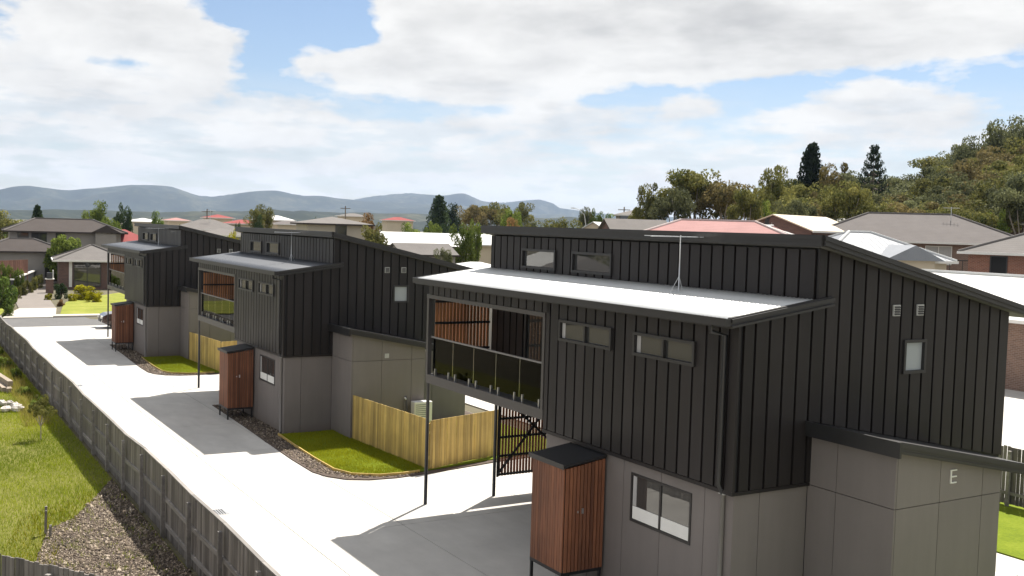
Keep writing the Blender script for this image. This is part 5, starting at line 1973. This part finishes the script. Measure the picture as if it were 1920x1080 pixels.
# clothes frame on the deck in front of the large brick house
p = at_dist(1822, 92, 515)
t = empty('deck_railing', (p[0], p[1], float(p[2])), view_rot(1822), 'dark deck railing in front of the large brown brick house', 'railing')
MB().box(-1.7, 2.2, -.03, .03, ht(1822, 489, 92) - p[2] - .05, ht(1822, 489, 92) - p[2] + .03).build('top_rail', 'black_steel', t)
for k in range(5):
    MB().box(-1.7 + k * .95, -1.65 + k * .95, -.03, .03, -1.2, ht(1822, 489, 92) - p[2] - .05).build('post', 'black_steel', t)
# side fences and letterbox over the street
a, b = at_plane(22, 524, 2, 0.75), at_plane(90, 497, 2, 0.75)
t = empty('capped_wall', (a[0], a[1], -.6), math.atan2(b[1] - a[1], b[0] - a[0]), 'dark side wall with bright cream capping along the asphalt driveway', 'wall')
L = math.hypot(b[0] - a[0], b[1] - a[1])
MB().box(0, L, -.08, .08, -.3, 1.28).build('panel', 'dark_grille', t)
for k in range(9):
    MB().box(k * L / 9 + .02, (k + 1) * L / 9 - .02, -.16, .16, 1.281, 1.40).build('capping', 'white_trim', t)
for (q0, q1, lab) in (((-4, 512), (52, 512), 'brown timber side fence below the grey house'),):
    D = 118
    a, b = at_dist(q0[0], D, 500), at_dist(q1[0], D + 4, 500)
    t = empty('side_fence', (a[0], a[1], -.6), math.atan2(b[1] - a[1], b[0] - a[0]), lab, 'fence')
    L = math.hypot(b[0] - a[0], b[1] - a[1])
    zt = ht(20, 489, D) + .6
    n = 14
    for k in range(n):
        MB().box(k * L / n + .01, (k + 1) * L / n - .01, -.03, .03, -.2, zt).build('board', 'timber_fence_brown', t)
p = at_plane(93, 549, 2, -.52)
t = empty('letterbox_pillar', (p[0], p[1], -.55), view_rot(93), 'brick letterbox pillar with white box beside the asphalt driveway', 'letterbox')
MB().box(-.35, .35, -.35, .35, -.1, 1.35).build('pillar', 'brick_dark', t)
MB().box(-.42, .42, -.42, .42, 1.351, 1.43).build('capstone', 'white_trim', t)
MB().box(-.25, .25, -.3, .3, 1.431, 2.0).build('box', 'dark_grille', t)
MB().box(.251, .36, -.2, .2, 1.5, 2.25).build('bracket', 'white_trim', t)


# ------------------------------------------------------------------ parked car
def carpaint():
    m, T, bs, _ = new_mat('car_paint')
    bs.inputs['Base Color'].default_value = (.045, .022, .017, 1)
    bs.inputs['Metallic'].default_value = .35
    bs.inputs['Roughness'].default_value = .3
    bs.inputs['Coat Weight'].default_value = 1.0
    bs.inputs['Coat Roughness'].default_value = .03


carpaint()
simple('tyre', (.015, .015, .015), .8, .1, 8)


def car(loc, rz, label):
    t = empty('parked_car', loc, rz, label, 'car')          # local +X forwards
    prof = [(-2.2, .45), (-2.25, .85), (-2.12, 1.02), (-1.95, 1.45), (-1.75, 1.62), (-.2, 1.66), (.25, 1.58), (.95, 1.08), (1.9, .98), (2.2, .82), (2.26, .45), (1.9, .28), (-1.9, .28)]
    m = MB()
    secs = ((-.88, .90, .06), (-.84, 1.0, 0.0), (.84, 1.0, 0), (.88, .90, .06))
    k = len(prof)
    for y, s, dz in secs:
        for x, z in prof:
            tuck = .16 * max(0, (z - 1.0) / .6)
            m.v.append((x * (1 - .02 * (abs(y) > .86)), y * (1 - tuck), z - (dz if z > 1.1 else 0)))
    for a in range(len(secs) - 1):
        for i in range(k):
            m.f.append((a * k + i, a * k + (i + 1) % k, (a + 1) * k + (i + 1) % k, (a + 1) * k + i))
    m.f += [tuple(range(k - 1, -1, -1)), tuple(range(3 * k, 4 * k))]
    m.build('body', 'car_paint', t, bevel=.05)
    g = MB()
    for sy in (-1, 1):
        y = sy * .895

        def q(x, z):
            return (x, y * (1 - .16 * max(0, (z - 1.0) / .6)) + sy * .012, z)
        for pts in (((-1.85, 1.08), (-1.72, 1.46), (-.85, 1.5), (-.85, 1.08)), ((-.78, 1.08), (-.78, 1.5), (-.25, 1.5), (.12, 1.42), (.72, 1.08))):
            g.poly([q(*a) for a in pts])
    g.build('side_window', 'win_glass', t)
    MB().poly([(.33, -.66, 1.555), (.33, .66, 1.555), (.97, .76, 1.10), (.97, -.76, 1.10)]).build('windscreen', 'win_glass', t)
    MB().poly([(-1.99, -.66, 1.44), (-1.99, .66, 1.44), (-2.14, .74, 1.06), (-2.14, -.74, 1.06)]).build('rear_window', 'win_glass', t)
    for sy in (-.6, .6):
        MB().box(2.17, 2.27, sy - .2, sy + .2, .68, .84).build('headlight', 'white_plastic', t)
        MB().box(-2.28, -2.16, sy - .2, sy + .2, .75, .95).build('tail_light', 'tile_red', t)
        MB().box(.62, .78, sy * 1.62 - .08, sy * 1.62 + .08, 1.02, 1.16).build('mirror', 'car_paint', t)
    MB().box(2.2, 2.275, -.5, .5, .45, .62).build('grille', 'dark_grille', t)
    for x in (-1.35, 1.38):
        for sy in (-1, 1):
            w = MB().tube([(x, sy * .70, .34), (x, sy * .90, .34)], .34, 20).build('wheel', 'tyre', t)
            MB().tube([(x, sy * .901, .34), (x, sy * .915, .34)], .2, 16).build('rim', 'galv', w)


car((-60.6, 2.35, gz(-60.6) + .0), R(-90), 'dark maroon wagon parked at the street end of the drive')

# ------------------------------------------------------------------ far hills, town and air
def ridge(name, label, line, D, depth, seed, rough):
    r = np.random.default_rng(seed)
    xs = np.linspace(line[0][0], line[-1][0], 260)
    ys = np.interp(xs, [p[0] for p in line], [p[1] for p in line])
    rows = 22
    V = np.zeros((rows, len(xs), 3))
    ph = r.normal(size=(8, 3)) * 3
    for j in range(rows):
        t = j / (rows - 1)
        prof = math.sin(min(t / .62, 1) * math.pi / 2) ** 1.3 if t < .62 else math.cos((t - .62) / .38 * math.pi / 2)
        for i, (px, py) in enumerate(zip(xs, ys)):
            Dj = D + depth * (t - .62)
            p = at_dist(px, Dj)
            top = CAM[2] + (ht(px, py, D) - CAM[2])
            n = sum(math.sin(px * .011 * (k + 1) + ph[k, 0] + t * (3 + k) * ph[k, 1]) / (k + 1) for k in range(8))
            z = -25 + (top + 25) * prof
            z += rough * n * math.sin(math.pi * min(t / .62, 1)) * (1 if t < .62 else 0)
            if abs(t - .62) < .03:
                z += r.uniform(-.2, .6) * rough * .16
            V[j, i] = (p[0], p[1], z)
    n = len(xs)
    i = (np.arange(rows - 1)[:, None] * n + np.arange(n - 1)[None]).ravel()
    f = np.stack([i, i + 1, i + n + 1, i + n], 1)
    o = bpy.data.objects.new(name, mesh_np(name, V.reshape(-1, 3), f, 'hillside', smooth=True))
    tag(link(o), label, 'hill', kind='structure')


ridge('near_hills', 'long blue forested range behind the houses over the street', [(-260, 372), (-120, 362), (0, 356), (55, 352), (80, 355), (130, 357), (205, 352), (245, 348), (270, 349), (320, 352), (345, 359), (372, 367), (400, 369), (450, 362), (500, 361), (540, 363), (590, 370), (640, 376), (700, 379), (760, 382), (840, 386), (960, 396), (1060, 408)], 8200, 2600, 3, 26)
ridge('far_hills', 'paler distant range beyond the gum row', [(520, 392), (600, 380), (660, 375), (700, 368), (740, 364), (770, 362), (800, 366), (840, 371), (870, 371), (900, 379), (940, 380), (985, 377), (1010, 376), (1035, 383), (1048, 392), (1090, 398), (1150, 402), (1240, 406), (1330, 412)], 9500, 1800, 5, 40)
ridge('low_hills', 'low wooded rise beyond the far roofs', [(-260, 398), (0, 396), (150, 394), (300, 398), (430, 396), (560, 397), (640, 400), (760, 401), (900, 404), (1040, 410), (1160, 416)], 3000, 1500, 8, 9)


def far_town():
    r = np.random.default_rng(77)
    m = MB()
    lv, lf, lt = [], [], []
    for k in range(520):
        px = r.uniform(-20, 1150)
        D = 330 * (5.2 ** r.random())
        p = at_dist(px, D)
        z = float(terrain(p[0], p[1])) - 1
        if r.random() < .42:
            w, d, h = r.uniform(4, 8), r.uniform(3, 5), r.uniform(3.5, 5.0)
            m.box(p[0] - w, p[0] + w, p[1] - d, p[1] + d, z, z + h)
            b = len(m.v)
            m.v += [(p[0] - w - .5, p[1] - d - .5, z + h), (p[0] + w + .5, p[1] - d - .5, z + h), (p[0] + w + .5, p[1] + d + .5, z + h), (p[0] - w - .5, p[1] + d + .5, z + h), (p[0] - w * .4, p[1], z + h + 2.2), (p[0] + w * .4, p[1], z + h + 2.2)]
            m.f += [(b, b + 1, b + 5, b + 4), (b + 2, b + 3, b + 4, b + 5), (b + 1, b + 2, b + 5), (b + 3, b, b + 4), (b, b + 3, b + 2, b + 1)]
        else:
            s = r.uniform(3, 6)
            cl = [(np.array([p[0], p[1], z + s]) + r.normal(size=3) * s * np.array([.5, .5, .3]), (s * .6, s * .6, s * .6)) for q in range(5)]
            v, f, t = leaf_cloud(r, cl, 34, .9)
            lf.append(f + sum(len(q) for q in lv))
            lv.append(v)
            lt.append(t)
    tag(m.build('far_town', 'render_beige'), 'scattered pale houses of the far town below the range', 'town', kind='stuff')
    o = bpy.data.objects.new('far_trees', mesh_np('far_trees', np.concatenate(lv), np.concatenate(lf), 'mid', tint=np.concatenate(lt)))
    tag(link(o), 'far off trees between the town houses', 'trees', kind='stuff')


far_town()


def air():
    m = bpy.data.materials.new('haze_air')
    m.use_nodes = True
    T = m.node_tree
    T.nodes.clear()
    out = nd(T, 'ShaderNodeOutputMaterial')
    pv = nd(T, 'ShaderNodeVolumePrincipled')
    pv.inputs['Color'].default_value = (.56, .72, 1.0, 1)
    pv.inputs['Density'].default_value = 0.55e-4
    pv.inputs['Anisotropy'].default_value = .2
    T.links.new(pv.outputs[0], out.inputs['Volume'])
    MATS['haze_air'] = m
    tag(MB().box(-10500, 10500, -10500, 10500, -30, 420).build('haze', 'haze_air'), 'thin bluish air over the valley', 'haze', kind='stuff')


air()
